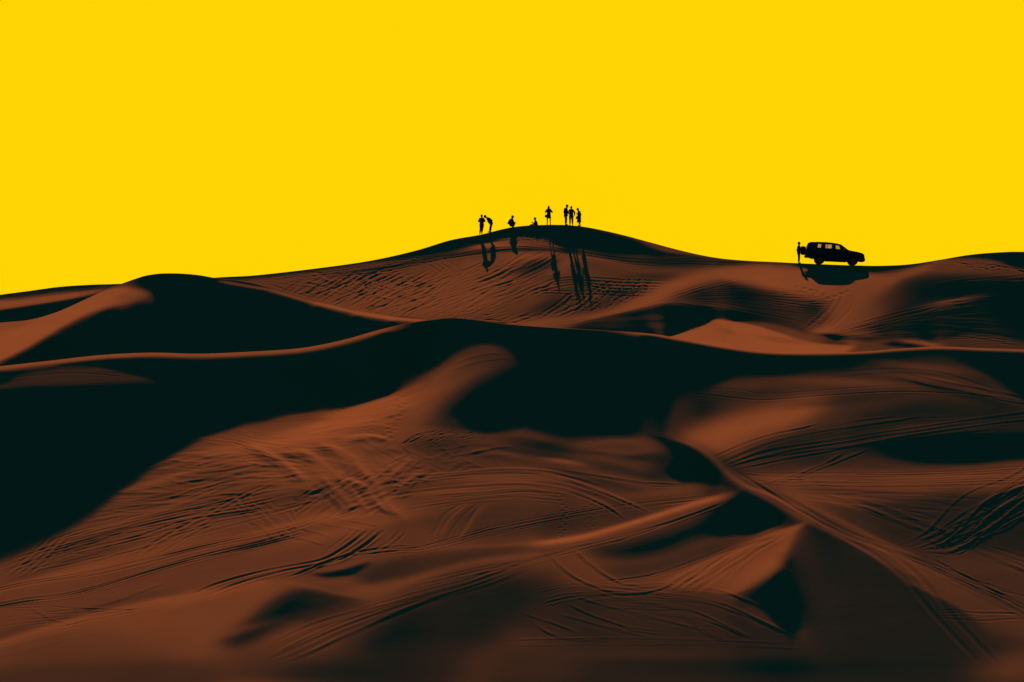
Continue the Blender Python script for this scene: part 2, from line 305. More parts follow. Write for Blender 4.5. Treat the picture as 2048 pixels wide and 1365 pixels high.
L(.45, 3, [(790,952),(900,946),(1000,937),(1090,941),(1150,954)], .5); L(.45, 3, [(900,956),(1024,952),(1090,953),(1150,965),(1200,981),(1260,1006),(1300,1025)], .6)
L(.45, 3, [(900,972),(1024,965),(1090,972),(1150,985),(1210,1010),(1250,1038)], .5)
L(.12, 5, [(1140,978),(1200,993),(1250,1012)], .6); L(.14, 5, [(1130,955),(1190,968),(1240,985)], .5)
Bf = ff.B

curveB = lambda b: b*(.31+1.68*np.clip(b, 0, 1))
Bf, Bm, Bb = [curveB(np.maximum(b, 0)) for b in (Bf, Bm, Bb)]
# ---------------------------------------------------------------- tyre tracks, footprints, wind marks: relief in metres
def wobble(n, k, r):
    x = np.linspace(0, 1, n); w = np.zeros(n)
    for f in range(1, k+1): w += r.normal()*np.sin(math.pi*f*x+r.uniform(0, 6.3))/f**.7
    return w
AMP = .225
class Relief:
    def __init__(s): s.D = np.zeros((NV, NU))
    def T(s, pts, a=.03, w=4.5, kind='groove', wob=1.6, soft=.12, vs=2.3):
        w = w*.54; p = smooth(pts, 6); n = len(p)
        p = p + np.c_[np.zeros(n), wobble(n, 9, rng)*wob*.35]
        r = dist([tuple(x) for x in p], vs, 4*w, 2)
        if r is None: return
        i0, i1, j0, j1, D, SG, Tt = r; a = a*AMP
        q = D/w
        dd = np.diff(smooth([tuple(x) for x in p], 2), axis=0); ln = np.hypot(dd[:, 0], dd[:, 1]*vs)+1e-6; cu = np.r_[0, np.cumsum(ln)]; cu /= cu[-1]
        bo = 1/np.clip(np.abs(dd[:, 0])/ln, .6, 1); bo = np.interp(Tt, .5*(cu[1:]+cu[:-1]), bo)
        if kind == 'groove': d = -np.exp(-q*q)+.55*np.exp(-((q-1.9)/.8)**2)
        elif kind == 'ridge': d = np.exp(-1.25*q**1.25)-.35*np.exp(-((q-2.4)/.9)**2)*(SG > 0)
        else: d = np.tanh(SG*q*1.4)*np.exp(-(q/3.)**2)*-1.0
        env = np.clip(np.minimum(Tt, 1-Tt)/soft, 0, 1)
        ph = rng.uniform(0, 6.3); env = env*(.8+.2*np.sin(Tt*9+ph+2*np.sin(Tt*4+ph)))
        s.D[i0:i1, j0:j1] += a*d*env*bo
    def pair(s, pts, a=.03, w=4.5, off=(4, 11), **k):
        s.T(pts, a, w, **k); s.T([(x+off[0], y+off[1]) for x, y in pts], a, w, **k)
    def comb(s, A, B, n, a=.03, w=4.5, jit=.12, **k):
        m = 14
        def rs(P):
            p = smooth(P, 8); L = np.r_[0, np.cumsum(np.hypot(*(p[1:]-p[:-1]).T))]; t = np.linspace(0, L[-1], m)
            return np.c_[np.interp(t, L, p[:, 0]), np.interp(t, L, p[:, 1])]
        a_, b_ = rs(A), rs(B)
        n = int(n*1.7+.5)
        for i in range(n):
            f = (i+.5)/n + rng.normal()*jit/n*2
            g = f + wobble(m, 4, rng)*jit*.55
            c = a_*(1-g[:, None])+b_*g[:, None]
            lo, hi = (0, m) if rng.random() < .5 else (rng.integers(0, 4), m-rng.integers(0, 4))
            s.T([tuple(x) for x in c[lo:hi]], a*rng.uniform(.55, 1.25), w*rng.uniform(.75, 1.25), **k)
    def dashes(s, poly, n, ang, spread, ln, a=.03, w=4, kind='groove', bend=.15):
        p = np.array(poly, float); x0, y0 = p.min(0); x1, y1 = p.max(0); c = 0; n = int(n*2.3)
        while c < n:
            x, y = rng.uniform(x0, x1), rng.uniform(y0, y1); ins = False
            for k in range(len(p)):
                (xa, ya), (xb, yb) = p[k], p[(k+1) % len(p)]
                if (ya > y) != (yb > y) and x < xa+(y-ya)*(xb-xa)/(yb-ya): ins = not ins
            if not ins: continue
            c += 1; t = math.radians(ang+rng.normal()*spread); l = ln*rng.uniform(.5, 1.5)/2; b = rng.normal()*bend*l*.3
            dx, dy = math.cos(t)*l, -math.sin(t)*l
            s.T([(x-dx, y-dy), (x-dy*0-b*.3, y+b), (x+dx, y+dy)], a*rng.uniform(.4, 1.3), w*rng.uniform(.6, 1.4), kind=kind, soft=.4)
    def feet(s, pts, step=9, a=.06, r=4.0, side=5):
        p = smooth(pts, 10); L = np.r_[0, np.cumsum(np.hypot(p[1:, 0]-p[:-1, 0], (p[1:, 1]-p[:-1, 1])*1.6))]
        for k, t in enumerate(np.arange(0, L[-1], step)):
            x = np.interp(t, L, p[:, 0])+(side if k % 2 else -side)+rng.normal()*1.5; y = np.interp(t, L, p[:, 1])+rng.normal()
            i = int((y-V0)/DV); j = int((x-U0)/DU)
            sl = (slice(max(0, i-12), i+12), slice(max(0, j-12), j+12))
            a_ = a*AMP; q = np.hypot(GU[sl]-x, (GV[sl]-y)*2.3)/r
            s.D[sl] += a_*(-np.exp(-q*q)+.4*np.exp(-((q-1.7)/.6)**2))
rb, rf = Relief(), Relief()
# back slopes
rb.comb([(640,550),(760,536),(880,510),(1000,491),(1090,493),(1180,508),(1300,521),(1450,526)],
        [(660,558),(780,546),(900,520),(1010,505),(1100,504),(1180,518),(1300,534),(1450,535)], 5, .07, 5)
rb.comb([(830,520),(920,500),(1000,480),(1080,484)], [(830,530),(940,512),(1020,498),(1100,500)], 5, .035, 4)
rb.comb([(1180,512),(1300,515),(1420,519),(1560,526)], [(1280,530),(1400,530),(1500,530),(1640,534)], 5, .05, 4)
rb.feet([(985,478),(1040,474),(1090,480)], 5, .07, 4, 3); rb.feet([(1000,484),(1060,481),(1100,487)], 6, .06, 4, 3)
for p in ([(1118,500),(1090,520),(1050,540),(1000,562),(930,585)], [(1092,502),(1060,518),(1020,540),(960,566)], [(1060,503),(1030,520),(990,545),(940,565)]):
    rb.pair(p, .09, 6, (8, 6), kind='groove')
rb.comb([(930,600),(1010,565),(1060,555)], [(960,620),(1060,590),(1120,560)], 7, .04, 5)
for p in ([(1000,604),(1080,570),(1130,556),(1250,560),(1340,563)], [(1040,590),(1080,578),(1140,566),(1220,572),(1330,575)], [(1060,582),(1180,584),(1300,588)],
          [(1080,630),(1120,604),(1142,588),(1175,590)], [(1105,632),(1160,606),(1185,582),(1225,560)], [(1070,625),(1020,640),(960,640)]):
    rb.pair(p, .09, 6, (6, 6), kind='groove')
rb.dashes([(1160,565),(1300,560),(1290,600),(1170,625),(1120,620)], 90, 24, 22, 26, .07, 4)
rb.dashes([(1180,562),(1300,560),(1300,590),(1180,590)], 50, -12, 20, 20, .06, 4)
rb.dashes([(580,575),(760,545),(860,560),(880,600),(820,625),(700,612)], 110, 26, 7, 75, .075, 5)
rb.dashes([(560,565),(760,540),(860,560),(840,600),(700,600)], 45, -14, 9, 90, .055, 5, 'ridge')
rb.dashes([(480,556),(700,530),(940,505),(900,520),(700,545),(560,565)], 60, 7, 4, 110, .035, 4)
rb.dashes([(820,570),(980,520),(1060,560),(980,630),(880,640),(800,630)], 100, 22, 7, 80, .05, 4.5)
rb.dashes([(880,620),(1100,630),(1060,650),(900,640)], 30, 4, 8, 60, .04, 4)
rb.comb([(520,566),(600,575),(660,585),(700,602)], [(540,570),(580,585),(640,600)], 5, .03, 4)
for dx in (0, 22, 40, 70): rb.T([(740+dx,530+dx*-.06),(800+dx,520-dx*.1),(850+dx*.8,528),(885+dx*.6,548)], .05, 5, kind='groove')
rb.comb([(1040,652),(1200,628),(1300,597),(1400,563),(1500,543)], [(1080,656),(1220,641),(1330,607),(1450,572),(1550,552)], 8, .028, 4)
rb.T([(1130,650),(1240,627),(1330,608),(1400,613),(1500,624)], .06, 5, 'ridge')
rb.T([(1350,590),(1420,575),(1500,560),(1530,556)], .06, 5, 'ridge')
rb.comb([(1380,592),(1480,586),(1600,598),(1680,596)], [(1380,606),(1480,620),(1580,640),(1660,660)], 9, .045, 4.5)
rb.comb([(1420,575),(1520,572),(1620,582),(1680,582)], [(1400,590),(1500,590),(1620,600),(1700,590)], 5, .035, 4)
rb.T([(1536,612),(1600,607),(1690,594)], .05, 5); rb.T([(1536,588),(1600,584),(1650,592),(1720,582)], .06, 5)
rb.feet([(1600,575),(1640,588),(1660,596),(1700,584)], 7, .10, 6, 4)
for p in ([(1688,588),(1670,620),(1640,655)], [(1710,592),(1700,620),(1660,658)], [(1672,590),(1655,620),(1610,660)]): rb.T(p, .05, 6)
for p in ([(1690,652),(1780,628),(1880,606),(1945,601)], [(1640,668),(1760,645),(1880,622),(1960,612),(2060,604),(2200,610)], [(1690,668),(1780,655),(1850,650),(1936,655),(2060,670),(2200,680)],
          [(1780,640),(1900,636),(2060,650),(2250,665)], [(1660,674),(1780,668),(1880,664),(1960,670),(2060,690)], [(1840,602),(1900,590),(1960,568),(2060,556),(2200,560)],
          [(1860,612),(1960,596),(2060,592),(2250,600)], [(1890,628),(1980,622),(2060,634),(2250,650)], [(1880,580),(1960,562),(2060,566)], [(1860,570),(1940,558),(2060,548)], [(1740,660),(1850,640),(1960,640)]):
    rb.pair(p, .085, 7, (3, 5), kind='ridge')
rb.comb([(1640,668),(1720,650),(1800,620),(1900,600)], [(1660,674),(1760,660),(1850,640),(1920,610)], 8, .03, 4)
rb.comb([(1640,672),(1750,668),(1900,655),(2060,640)], [(1700,680),(1800,680),(1950,680),(2060,690)], 6, .03, 4)
rb.comb([(1900,680),(1950,672),(2000,676)], [(1940,692),(2000,690),(2060,694)], 4, .03, 4)
rb.dashes([(1900,526),(2060,530),(2060,548),(1950,540)], 40, -8, 12, 30, .06, 4)
rb.comb([(0,603),(100,590),(200,578)], [(0,618),(100,602),(200,585)], 5, .03, 4)
rb.comb([(1480,650),(1560,665),(1640,690)], [(1440,660),(1500,680),(1560,700)], 5, .006, 5, kind='ridge')
# foreground, right
for p in ([(1424,912),(1480,888),(1540,868),(1640,845)], [(1438,925),(1536,886),(1640,862),(1740,846),(1850,832)], [(1446,930),(1536,899),(1700,874),(1900,846),(2060,824),(2200,815)],
          [(1458,934),(1536,912),(1700,890),(1900,857),(2060,838),(2200,830)], [(1468,938),(1536,924),(1640,905),(1750,884),(1850,872),(2000,856)], [(1450,932),(1560,904),(1700,880),(1860,856),(2000,838)]):
    rf.T(p, .085, 5.5, 'ridge', wob=2.2); rf.T([(x, y+5) for x, y in p], .05, 5, 'groove')
for p in ([(1530,968),(1580,952),(1640,930),(1690,905)], [(1545,970),(1600,952),(1660,930),(1736,898)]): rf.T(p, .08, 6, 'ridge')
for p in ([(1500,946),(1700,946),(1900,945),(2060,934),(2250,930)], [(1510,954),(1750,953),(1950,949),(2060,941)], [(1520,962),(1760,966),(2060,957),(2250,955)], [(1540,972),(1800,973),(2060,969),(2200,972)],
          [(1530,958),(1650,958),(1760,960)], [(1700,950),(1850,951),(1980,944)]): rf.pair(p, .05, 5, (20, 3))
rf.comb([(1560,978),(1750,980),(2000,985)], [(1600,1000),(1720,1020),(1860,1060)], 7, .022, 9)
rf.comb([(1480,945),(1560,950),(1620,948)], [(1520,975),(1600,975),(1700,975)], 7, .04, 4)
rf.T([(1330,786),(1400,789),(1480,798),(1536,800),(1640,792),(1780,784),(1900,787),(1960,791),(2060,806),(2200,820)], .07, 5)
rf.T([(1400,775),(1480,781),(1536,788),(1700,777),(1800,771),(1860,770)], .04, 4.5)
rf.pair([(1790,755),(1870,771),(1960,788),(2060,806),(2200,824)], .09, 8, (20, -8), kind='ridge')
rf.pair([(1660,742),(1780,735),(1880,742),(1960,766),(2060,800)], .035, 8, (0, 9), kind='ridge')
rf.comb([(1500,880),(1640,850),(1780,830),(1900,832)], [(1500,905),(1640,875),(1780,850),(1960,840)], 6, .03, 6, kind='ridge')
rf.comb([(1800,1092),(1860,1064),(1950,1000),(2060,948),(2200,890)], [(1850,1108),(1910,1110),(1980,1075),(2070,1020),(2200,960)], 11, .075, 6, jit=.2, kind='ridge', wob=3)
rf.comb([(1830,1092),(1900,1060),(1980,1010),(2060,960)], [(1850,1108),(1920,1100),(1990,1060),(2070,1010)], 8, .05, 6, jit=.3)
rf.dashes([(1850,1085),(1960,1010),(2060,965),(2060,1020),(1960,1085),(1880,1110)], 70, 5, 25, 16, .06, 5, 'ridge')
rf.pair([(1640,985),(1700,1003),(1780,1035),(1860,1066)], .08, 12, (60, 8), kind='ridge')
rf.comb([(1960,1085),(2060,1110),(2200,1150)], [(1940,1100),(2060,1150),(2200,1200)], 4, .05, 9, kind='ridge')
rf.comb([(1440,925),(1540,990),(1680,1070),(1800,1115),(1960,1190),(2100,1260)], [(1500,950),(1600,1010),(1700,1065),(1860,1120),(2000,1190),(2200,1300)], 7, .02, 7)
rf.pair([(1660,1062),(1740,1105),(1800,1150),(1860,1220),(1960,1330)], .05, 10, (34, 0))
rf.comb([(1800,1115),(1900,1155),(2060,1225)], [(1860,1110),(1960,1160),(2080,1200)], 6, .04, 5)
rf.comb([(1860,1220),(1940,1215),(2040,1225)], [(1880,1240),(1960,1245),(2050,1240)], 4, .03, 6)
rf.comb([(1590,1062),(1520,1100),(1460,1150),(1420,1190)], [(1540,1075),(1470,1100),(1400,1140),(1330,1180)], 6, .05, 9)
rf.comb([(1540,1075),(1440,1110),(1330,1150),(1200,1175)], [(1480,1090),(1400,1115),(1300,1150),(1180,1165)], 5, .03, 5)
# foreground, lower middle: bundles of curved tracks
for p in ([(1150,1205),(1230,1196),(1320,1196),(1400,1202),(1480,1226),(1600,1276)], [(1200,1208),(1300,1213),(1370,1216),(1430,1240),(1500,1274)], [(1330,1178),(1400,1178),(1470,1192),(1560,1228),(1604,1250)],
          [(1110,1225),(1160,1238),(1220,1255),(1290,1268)], [(1070,1245),(1090,1262),(1130,1275),(1180,1276)], [(1130,1205),(1180,1228),(1260,1255),(1330,1264)],
          [(1280,1187),(1360,1190),(1440,1205),(1520,1240),(1570,1262)], [(1180,1180),(1240,1195),(1300,1205),(1360,1215)],
          [(1230,1172),(1330,1168),(1420,1175),(1500,1200)], [(1140,1190),(1230,1215),(1330,1240),(1400,1256)], [(1300,1225),(1380,1232),(1440,1250),(1490,1272)], [(1040,1225),(1090,1240),(1150,1262)]):
    rf.pair(p, .045, 6, (9, 5), kind='ridge')
rf.T([(1095,1105),(1130,1140),(1180,1168),(1240,1186),(1310,1180),(1350,1165)], .10, 7, 'ridge'); rf.T([(1150,1100),(1185,1132),(1240,1165),(1290,1172)], .10, 7, 'ridge')
rf.comb([(1060,1180),(1150,1168),(1250,1176),(1340,1186)], [(1080,1215),(1160,1195),(1260,1192),(1360,1200)], 6, .05, 6, kind='ridge')
rf.comb([(1000,1278),(1200,1274),(1400,1278),(1620,1286)], [(1000,1292),(1200,1290),(1400,1292),(1640,1300)], 3, .03, 6, kind='ridge')
rf.comb([(1360,1230),(1390,1250),(1400,1270)], [(1420,1240),(1440,1265),(1450,1285)], 4, .03, 9, kind='ridge')
# centre: wide sweeping curves
for p in ([(790,952),(900,946),(1000,937),(1090,941),(1150,954),(1210,972)], [(780,975),(900,956),(1024,952),(1090,953),(1150,965),(1200,981),(1260,1006),(1302,1025)],
          [(790,985),(900,972),(1024,965),(1090,972),(1150,985),(1210,1010),(1252,1040)], [(820,962),(920,950),(1040,943),(1130,958),(1190,978)], [(860,990),(950,985),(1040,978),(1100,985)],
          [(1120,940),(1200,950),(1290,965),(1370,968)]):
    rf.T(p, .09, 6.5, 'ridge'); rf.T([(x+4, y+7) for x, y in p], .04, 5)
rf.comb([(740,1108),(860,1088),(960,1056),(1100,1026),(1250,1004),(1450,988)], [(770,1116),(880,1100),(1000,1070),(1150,1038),(1300,1014),(1460,997)], 5, .05, 4.5)
rf.comb([(790,1010),(900,995),(1050,975),(1150,985)], [(800,1030),(900,1012),(1000,1002),(1150,1005)], 5, .03, 6, kind='ridge')
rf.comb([(1100,1095),(1200,1078),(1320,1050),(1440,1012)], [(1110,1110),(1230,1085),(1360,1040),(1460,1000)], 4, .03, 5)
rf.feet([(1120,990),(1130,1020),(1125,1060),(1115,1088)], 9, .05, 4, 5); rf.feet([(1190,985),(1185,1020),(1180,1075)], 10, .04, 4, 4)
rf.comb([(850,1075),(880,1030),(920,1000)], [(900,1085),(930,1040),(960,1010)], 2, .03, 6); rf.comb([(930,1085),(950,1050),(975,1020)], [(900,1088),(925,1050),(945,1010)], 1, .03, 6)
# left: the churned slope
for p in ([(480,884),(540,908),(570,925),(595,948),(612,962)], [(560,906),(606,903),(640,920),(645,950),(665,972),(695,1000),(712,1030)], [(628,888),(670,896),(688,905),(692,938)],
          [(700,895),(714,925),(745,958),(765,985),(782,1012),(802,1032)], [(668,940),(690,968),(713,988),(735,1022)], [(684,954),(728,970),(752,998),(770,1020),(798,1030)],
          [(620,955),(650,985),(680,1010),(690,1030)], [(735,965),(760,990),(775,1010),(785,1030)]):
    rf.T(p, .06, 8, 'ridge'); rf.T([(x-8, y+7) for x, y in p], .03, 8)
for p in ([(765,968),(800,940),(828,915)], [(785,1000),(812,966),(838,948)], [(750,955),(790,930),(812,905)]): rf.pair(p, .045, 6, (14, 3), kind='ridge')
rf.dashes([(640,960),(800,940),(800,1020),(620,1040),(560,1010)], 22, 25, 10, 60, .07, 9)
rf.dashes([(700,950),(860,930),(850,985),(720,1000)], 12, 8, 10, 60, .08, 9)
rf.comb([(430,868),(520,890),(600,905),(680,900)], [(470,855),(560,868),(660,872),(760,868)], 9, .05, 5, kind='ridge')
rf.comb([(420,872),(480,884),(560,900)], [(400,882),(470,896),(550,918)], 5, .07, 5)
rf.comb([(370,905),(470,893),(560,900),(640,915)], [(330,935),(450,925),(560,930),(640,945)], 8, .055, 7, kind='ridge', jit=.3)
rf.comb([(330,938),(430,930),(520,920),(620,925)], [(250,985),(380,975),(500,960),(620,950)], 11, .07, 8, kind='ridge', jit=.3)
rf.dashes([(300,930),(420,880),(560,890),(640,960),(600,1000),(300,1010),(220,1000)], 26, 3, 5, 130, .10, 13, 'ridge')
rf.dashes([(560,900),(840,880),(860,960),(700,960)], 22, -25, 25, 60, .06, 9, 'ridge')
rf.dashes([(840,880),(1000,890),(1000,940),(860,940)], 12, -12, 25, 70, .05, 9, 'ridge')
rf.comb([(560,838),(680,822),(760,800),(840,770)], [(600,862),(700,850),(800,830),(860,800)], 6, .06, 10, kind='ridge')
rf.T([(640,868),(700,850),(760,842),(800,848)], .14, 10, 'ridge'); rf.T([(520,876),(600,872),(680,858),(740,850)], .08, 8, 'ridge')
rf.T([(540,842),(600,838),(680,825)], .05, 8, 'ridge')
rf.comb([(230,990),(330,985),(430,965),(520,945)], [(150,1045),(270,1035),(400,1010),(520,985)], 10, .05, 6, kind='ridge', jit=.25)
rf.comb([(60,1100),(160,1062),(300,1025),(420,1000),(560,975)], [(20,1125),(150,1085),(300,1050),(430,1025),(600,990)], 8, .045, 5, jit=.3)
rf.comb([(0,1130),(130,1090),(280,1058),(400,1036),(520,1020)], [(0,1165),(200,1112),(380,1068),(540,1030),(690,990)], 8, .045, 5, jit=.3)
rf.dashes([(0,1120),(200,1050),(330,1020),(300,1070),(0,1160)], 8, 14, 5, 60, .05, 5)
rf.comb([(460,1010),(520,1060),(560,1090)], [(560,1000),(600,1040),(620,1070)], 5, .03, 8, kind='ridge')
rf.pair([(270,1112),(330,1075),(400,1036),(470,995),(540,965)], .045, 6, (16, 2))
rf.comb([(-200,1240),(0,1176),(200,1138),(400,1090),(560,1058),(660,1028)], [(-200,1250),(0,1182),(200,1148),(400,1100),(560,1068),(660,1036)], 3, .07, 5)
rf.comb([(-200,1260),(0,1204),(150,1183),(350,1124),(480,1092),(610,1058)], [(-200,1275),(0,1213),(150,1192),(350,1134),(480,1104),(640,1066)], 4, .09, 5)
rf.pair([(380,1192),(440,1167),(540,1140),(640,1122),(690,1095),(740,1060)], .13, 7, (30, 2))
rf.comb([(560,1160),(660,1125),(760,1108),(860,1100)], [(600,1150),(680,1115),(760,1095),(850,1092)], 5, .07, 5)
for p in ([(650,1105),(690,1075),(708,1055)], [(690,1108),(730,1080),(755,1056)], [(730,1110),(775,1086),(800,1062)], [(270,1112),(330,1072),(400,1034)], [(300,1110),(360,1075),(430,1040)], [(10,1150),(60,1110),(100,1072)], [(40,1150),(90,1110),(130,1070)]):
    rf.pair(p, .035, 6, (12, 3))
rf.pair([(560,1068),(620,1082),(650,1092)], .08, 7, (14, -16), kind='ridge'); rf.pair([(640,1030),(700,1042),(760,1052)], .07, 7, (-20, 12), kind='ridge')
rf.comb([(0,1215),(120,1212),(260,1222)], [(0,1268),(120,1255),(300,1215)], 8, .045, 5)
rf.T([(60,1215),(100,1235),(150,1252)], .04, 8, 'ridge'); rf.T([(160,1215),(220,1205),(330,1165)], .04, 8, 'ridge')
rf.dashes([(460,1000),(600,1000),(620,1060),(520,1080)], 30, -40, 20, 30, .04, 6)
rf.feet([(800,792),(796,825),(785,850),(775,880)], 6, .09, 6, 7); rf.feet([(750,828),(738,850),(730,870)], 6, .06, 5, 6); rf.feet([(690,815),(655,840)], 8, .05, 4, 3)
rf.T([(690,877),(730,872),(765,876)], .20, 9, 'ridge'); rf.comb([(800,890),(830,870),(860,860)], [(810,890),(850,878),(900,862)], 6, .05, 4)
rf.dashes([(850,870),(960,860),(940,885),(850,890)], 24, 10, 10, 40, .035, 4)
for p in ([(900,742),(945,726),(1000,717),(1022,720)], [(905,730),(950,712),(985,707),(1012,710)]): rf.T(p, .045, 8, 'ridge')
rf.comb([(-50,752),(60,745),(160,744),(260,752)], [(-50,765),(60,756),(160,750),(280,758)], 3, .03, 4)
for p in ([(258,792),(300,782),(380,770)], [(240,775),(300,768),(350,764)], [(180,742),(240,745),(300,752)], [(-40,785),(0,786),(20,790)]): rf.T(p, .06, 6, 'ridge')
# lower dune, left of middle
rf.comb([(500,1300),(620,1245),(760,1205),(900,1165),(1020,1120)], [(560,1330),(700,1265),(850,1205),(980,1165),(1060,1130)], 6, .055, 8, kind='ridge')
rf.comb([(820,1165),(960,1132),(1080,1112),(1200,1080)], [(840,1180),(980,1150),(1100,1118),(1200,1095)], 4, .03, 6)
rf.comb([(-200,1330),(100,1250),(300,1200),(450,1172)], [(-200,1360),(100,1290),(300,1240),(450,1200)], 4, .012, 16, kind='ridge')

def bandnoise(su, sv, seed):
    r = np.random.default_rng(seed); n = blur(r.normal(size=(NV, NU)), su, sv); return n/n.std()
NZ = .0011*bandnoise(12, 3.2, 1)+.0035*bandnoise(46, 11, 2)+.0006*bandnoise(4, 1.5, 3)+.03*bandnoise(110, 30, 5)
NZ2 = np.clip(.5+.6*bandnoise(120, 30, 4), .15, 1.3)*np.clip((1330-GV)/120, .15, 1)
# ---------------------------------------------------------------- slopes -> heights
TA = math.tan(SUN_EL)/math.cos(SUN_AZ)
ZX = math.tan(SUN_AZ)+((gu-1024)*PX)[None, :]
def shade_depth(w, C, i0=0):
    """how deep under the grazing sun ray each point lies (m); 0 = sunlit"""
    vv = GV[i0:i0+len(w)]; Y = np.exp(w)*(260/np.exp(w[-20].mean())); X = Y*((gu-1024)*PX)[None, :]
    p = Y*(HV-vv)*PX-math.tan(SUN_EL)*(Y*math.cos(SUN_AZ)-X*math.sin(SUN_AZ))
    p = np.where(vv < C[None, :], -1e6, p); m = p.copy()
    for i in range(1, len(w)):
        src = gu-(Y[i-1]-Y[i])*ZX[0]/(Y[i]*PX)
        m[i] = np.maximum(p[i], np.interp(src, gu, m[i-1]))
    return m-p
def lay(B, D, C, va=V0, vz=V1, outer=3, inner=10, LAM1=LAM1, LAM2=LAM2, stiff=0, WD=3):
    """distance field w = ln Y(u, v) whose slope along the sun's direction is as asked; least squares with a
       little smoothing across, solved by preconditioned conjugate gradients"""
    lit = np.clip((B-.003)/.014, 0, 1); lit = lit*lit*(3-2*lit)
    i0, i1 = int(va-V0), int(vz-V0)+1; n = i1-i0
    Bs = blur(B, 2.2, 1.1)[i0:i1]; te = ((HV-GV)*PX)[i0:i1]; vv = GV[i0:i1]
    dark = np.clip(1-Bs/.012, 0, 1)
    ts0 = TA - np.clip(Bs, 0, 2)*LITK + np.clip(1-Bs/.02, 0, 1)*DARKX
    ku = 2*math.pi*np.fft.rfftfreq(2*NU, DU)[None, :]; kv = 2*math.pi*np.fft.fftfreq(2*n, DV)[:, None]
    K2 = (LAM1+.006)*ku**2+LAM2**2*ku**4+kv**2; K2[0, 0] = K2[0, 1]*.3
    def prec(r):
        g = np.concatenate([r, r[::-1]], 0); g = np.concatenate([g, g[:, ::-1]], 1)
        return np.fft.irfft2(np.fft.rfft2(g)/K2, s=g.shape)[:n, :NU]
    def du(w):
        o = np.empty_like(w); o[:, 1:-1] = (w[:, 2:]-w[:, :-2])/(2*DU); o[:, 0] = (w[:, 1]-w[:, 0])/DU; o[:, -1] = (w[:, -1]-w[:, -2])/DU; return o
    def duT(r):
        o = np.zeros_like(r); q = r[:, 1:-1]/(2*DU); o[:, 2:] += q; o[:, :-2] -= q
        o[:, 1] += r[:, 0]/DU; o[:, 0] -= r[:, 0]/DU; o[:, -1] += r[:, -1]/DU; o[:, -2] -= r[:, -1]/DU; return o
    def R(w, c): u_ = du(w); return (w[1:]-w[:-1])/DV + c*.5*(u_[1:]+u_[:-1])
    def RT(r, c):
        o = np.zeros((n, NU)); o[1:] += r/DV; o[:-1] -= r/DV
        q = np.zeros((n, NU)); t = c*r*.5; q[1:] += t; q[:-1] += t
        return o+duT(q)
    def e1(w): return (w[:, 1:]-w[:, :-1])/DU
    LM = LAM1+stiff*(np.exp(-((gu-1668)/85)**4)[None, 1:]*np.clip((640-vv[:, 1:])/60, 0, 1))      # level standing place for the vehicle
    def reg(w):
        d = e1(w); o = np.zeros_like(w); o[:, 1:] += LM*d/DU; o[:, :-1] -= LM*d/DU
        s = (w[:, 2:]-2*w[:, 1:-1]+w[:, :-2])/DU**2*LAM2**2/DU**2
        o[:, 2:] += s; o[:, 1:-1] -= 2*s; o[:, :-2] += s; return o
    w = None; ts = ts0; W2 = 1+WD*.5*(dark[1:]+dark[:-1])
    for k in range(outer):
        tm = .5*(ts[1:]+ts[:-1])-.5*(te[1:]+te[:-1]); tm = np.maximum(tm, .17)
        c = ZX/tm; G = PX/tm
        if w is None: w = -np.concatenate([[0], np.cumsum(G.mean(1))])[:, None]*DV*np.ones((1, NU))
        A = lambda x: RT(W2*R(x, c), c)+reg(x)
        r = -RT(W2*G, c)-A(w); z = prec(r); p = z; rz = (r*z).sum()
        for it in range(inner):
            Ap = A(p); al = rz/(p*Ap).sum(); w = w+al*p; r = r-al*Ap; z = prec(r); rn = (r*z).sum(); p = z+rn/rz*p; rz = rn
        sh = np.where(vv < C[None, :], 0, shade_depth(w, C, i0))
        ts = np.clip(ts-dark*.06*np.clip(blur1(sh, 3, 0)-.04, 0, .5), ts0-.05, ts0+.1)
    wv = np.minimum(np.gradient(w, DV, axis=0), -1e-5); zx = np.clip(du(w)/wv, -2, 2)
    lay.act = te-PX/wv-zx*ZX; lay.sh = sh; lay.zx = zx; lay.i0 = i0
    full = np.empty((NV, NU)); full[i0:i1] = w
    if i0 > 0: full[:i0] = w[0]
    if i1 < NV: full[i1:] = w[-1]-np.arange(1, NV-i1+1)[:, None]*PX/.5
    return full, D*lit*(.25+.75*np.clip(B/.22, 0, 1)), zx

def samp(A, v):                                   # A sampled at rows v[k, col]
    f = np.clip((v-V0)/DV, 0, NV-1.001); i = f.astype(int); t = f-i; j = np.broadcast_to(np.arange(NU), v.shape)
    return A[i, j]*(1-t)+A[i+1, j]*t
def smoothcol(c, s): return blur1(c[None, :], s/DU, 1)[0]

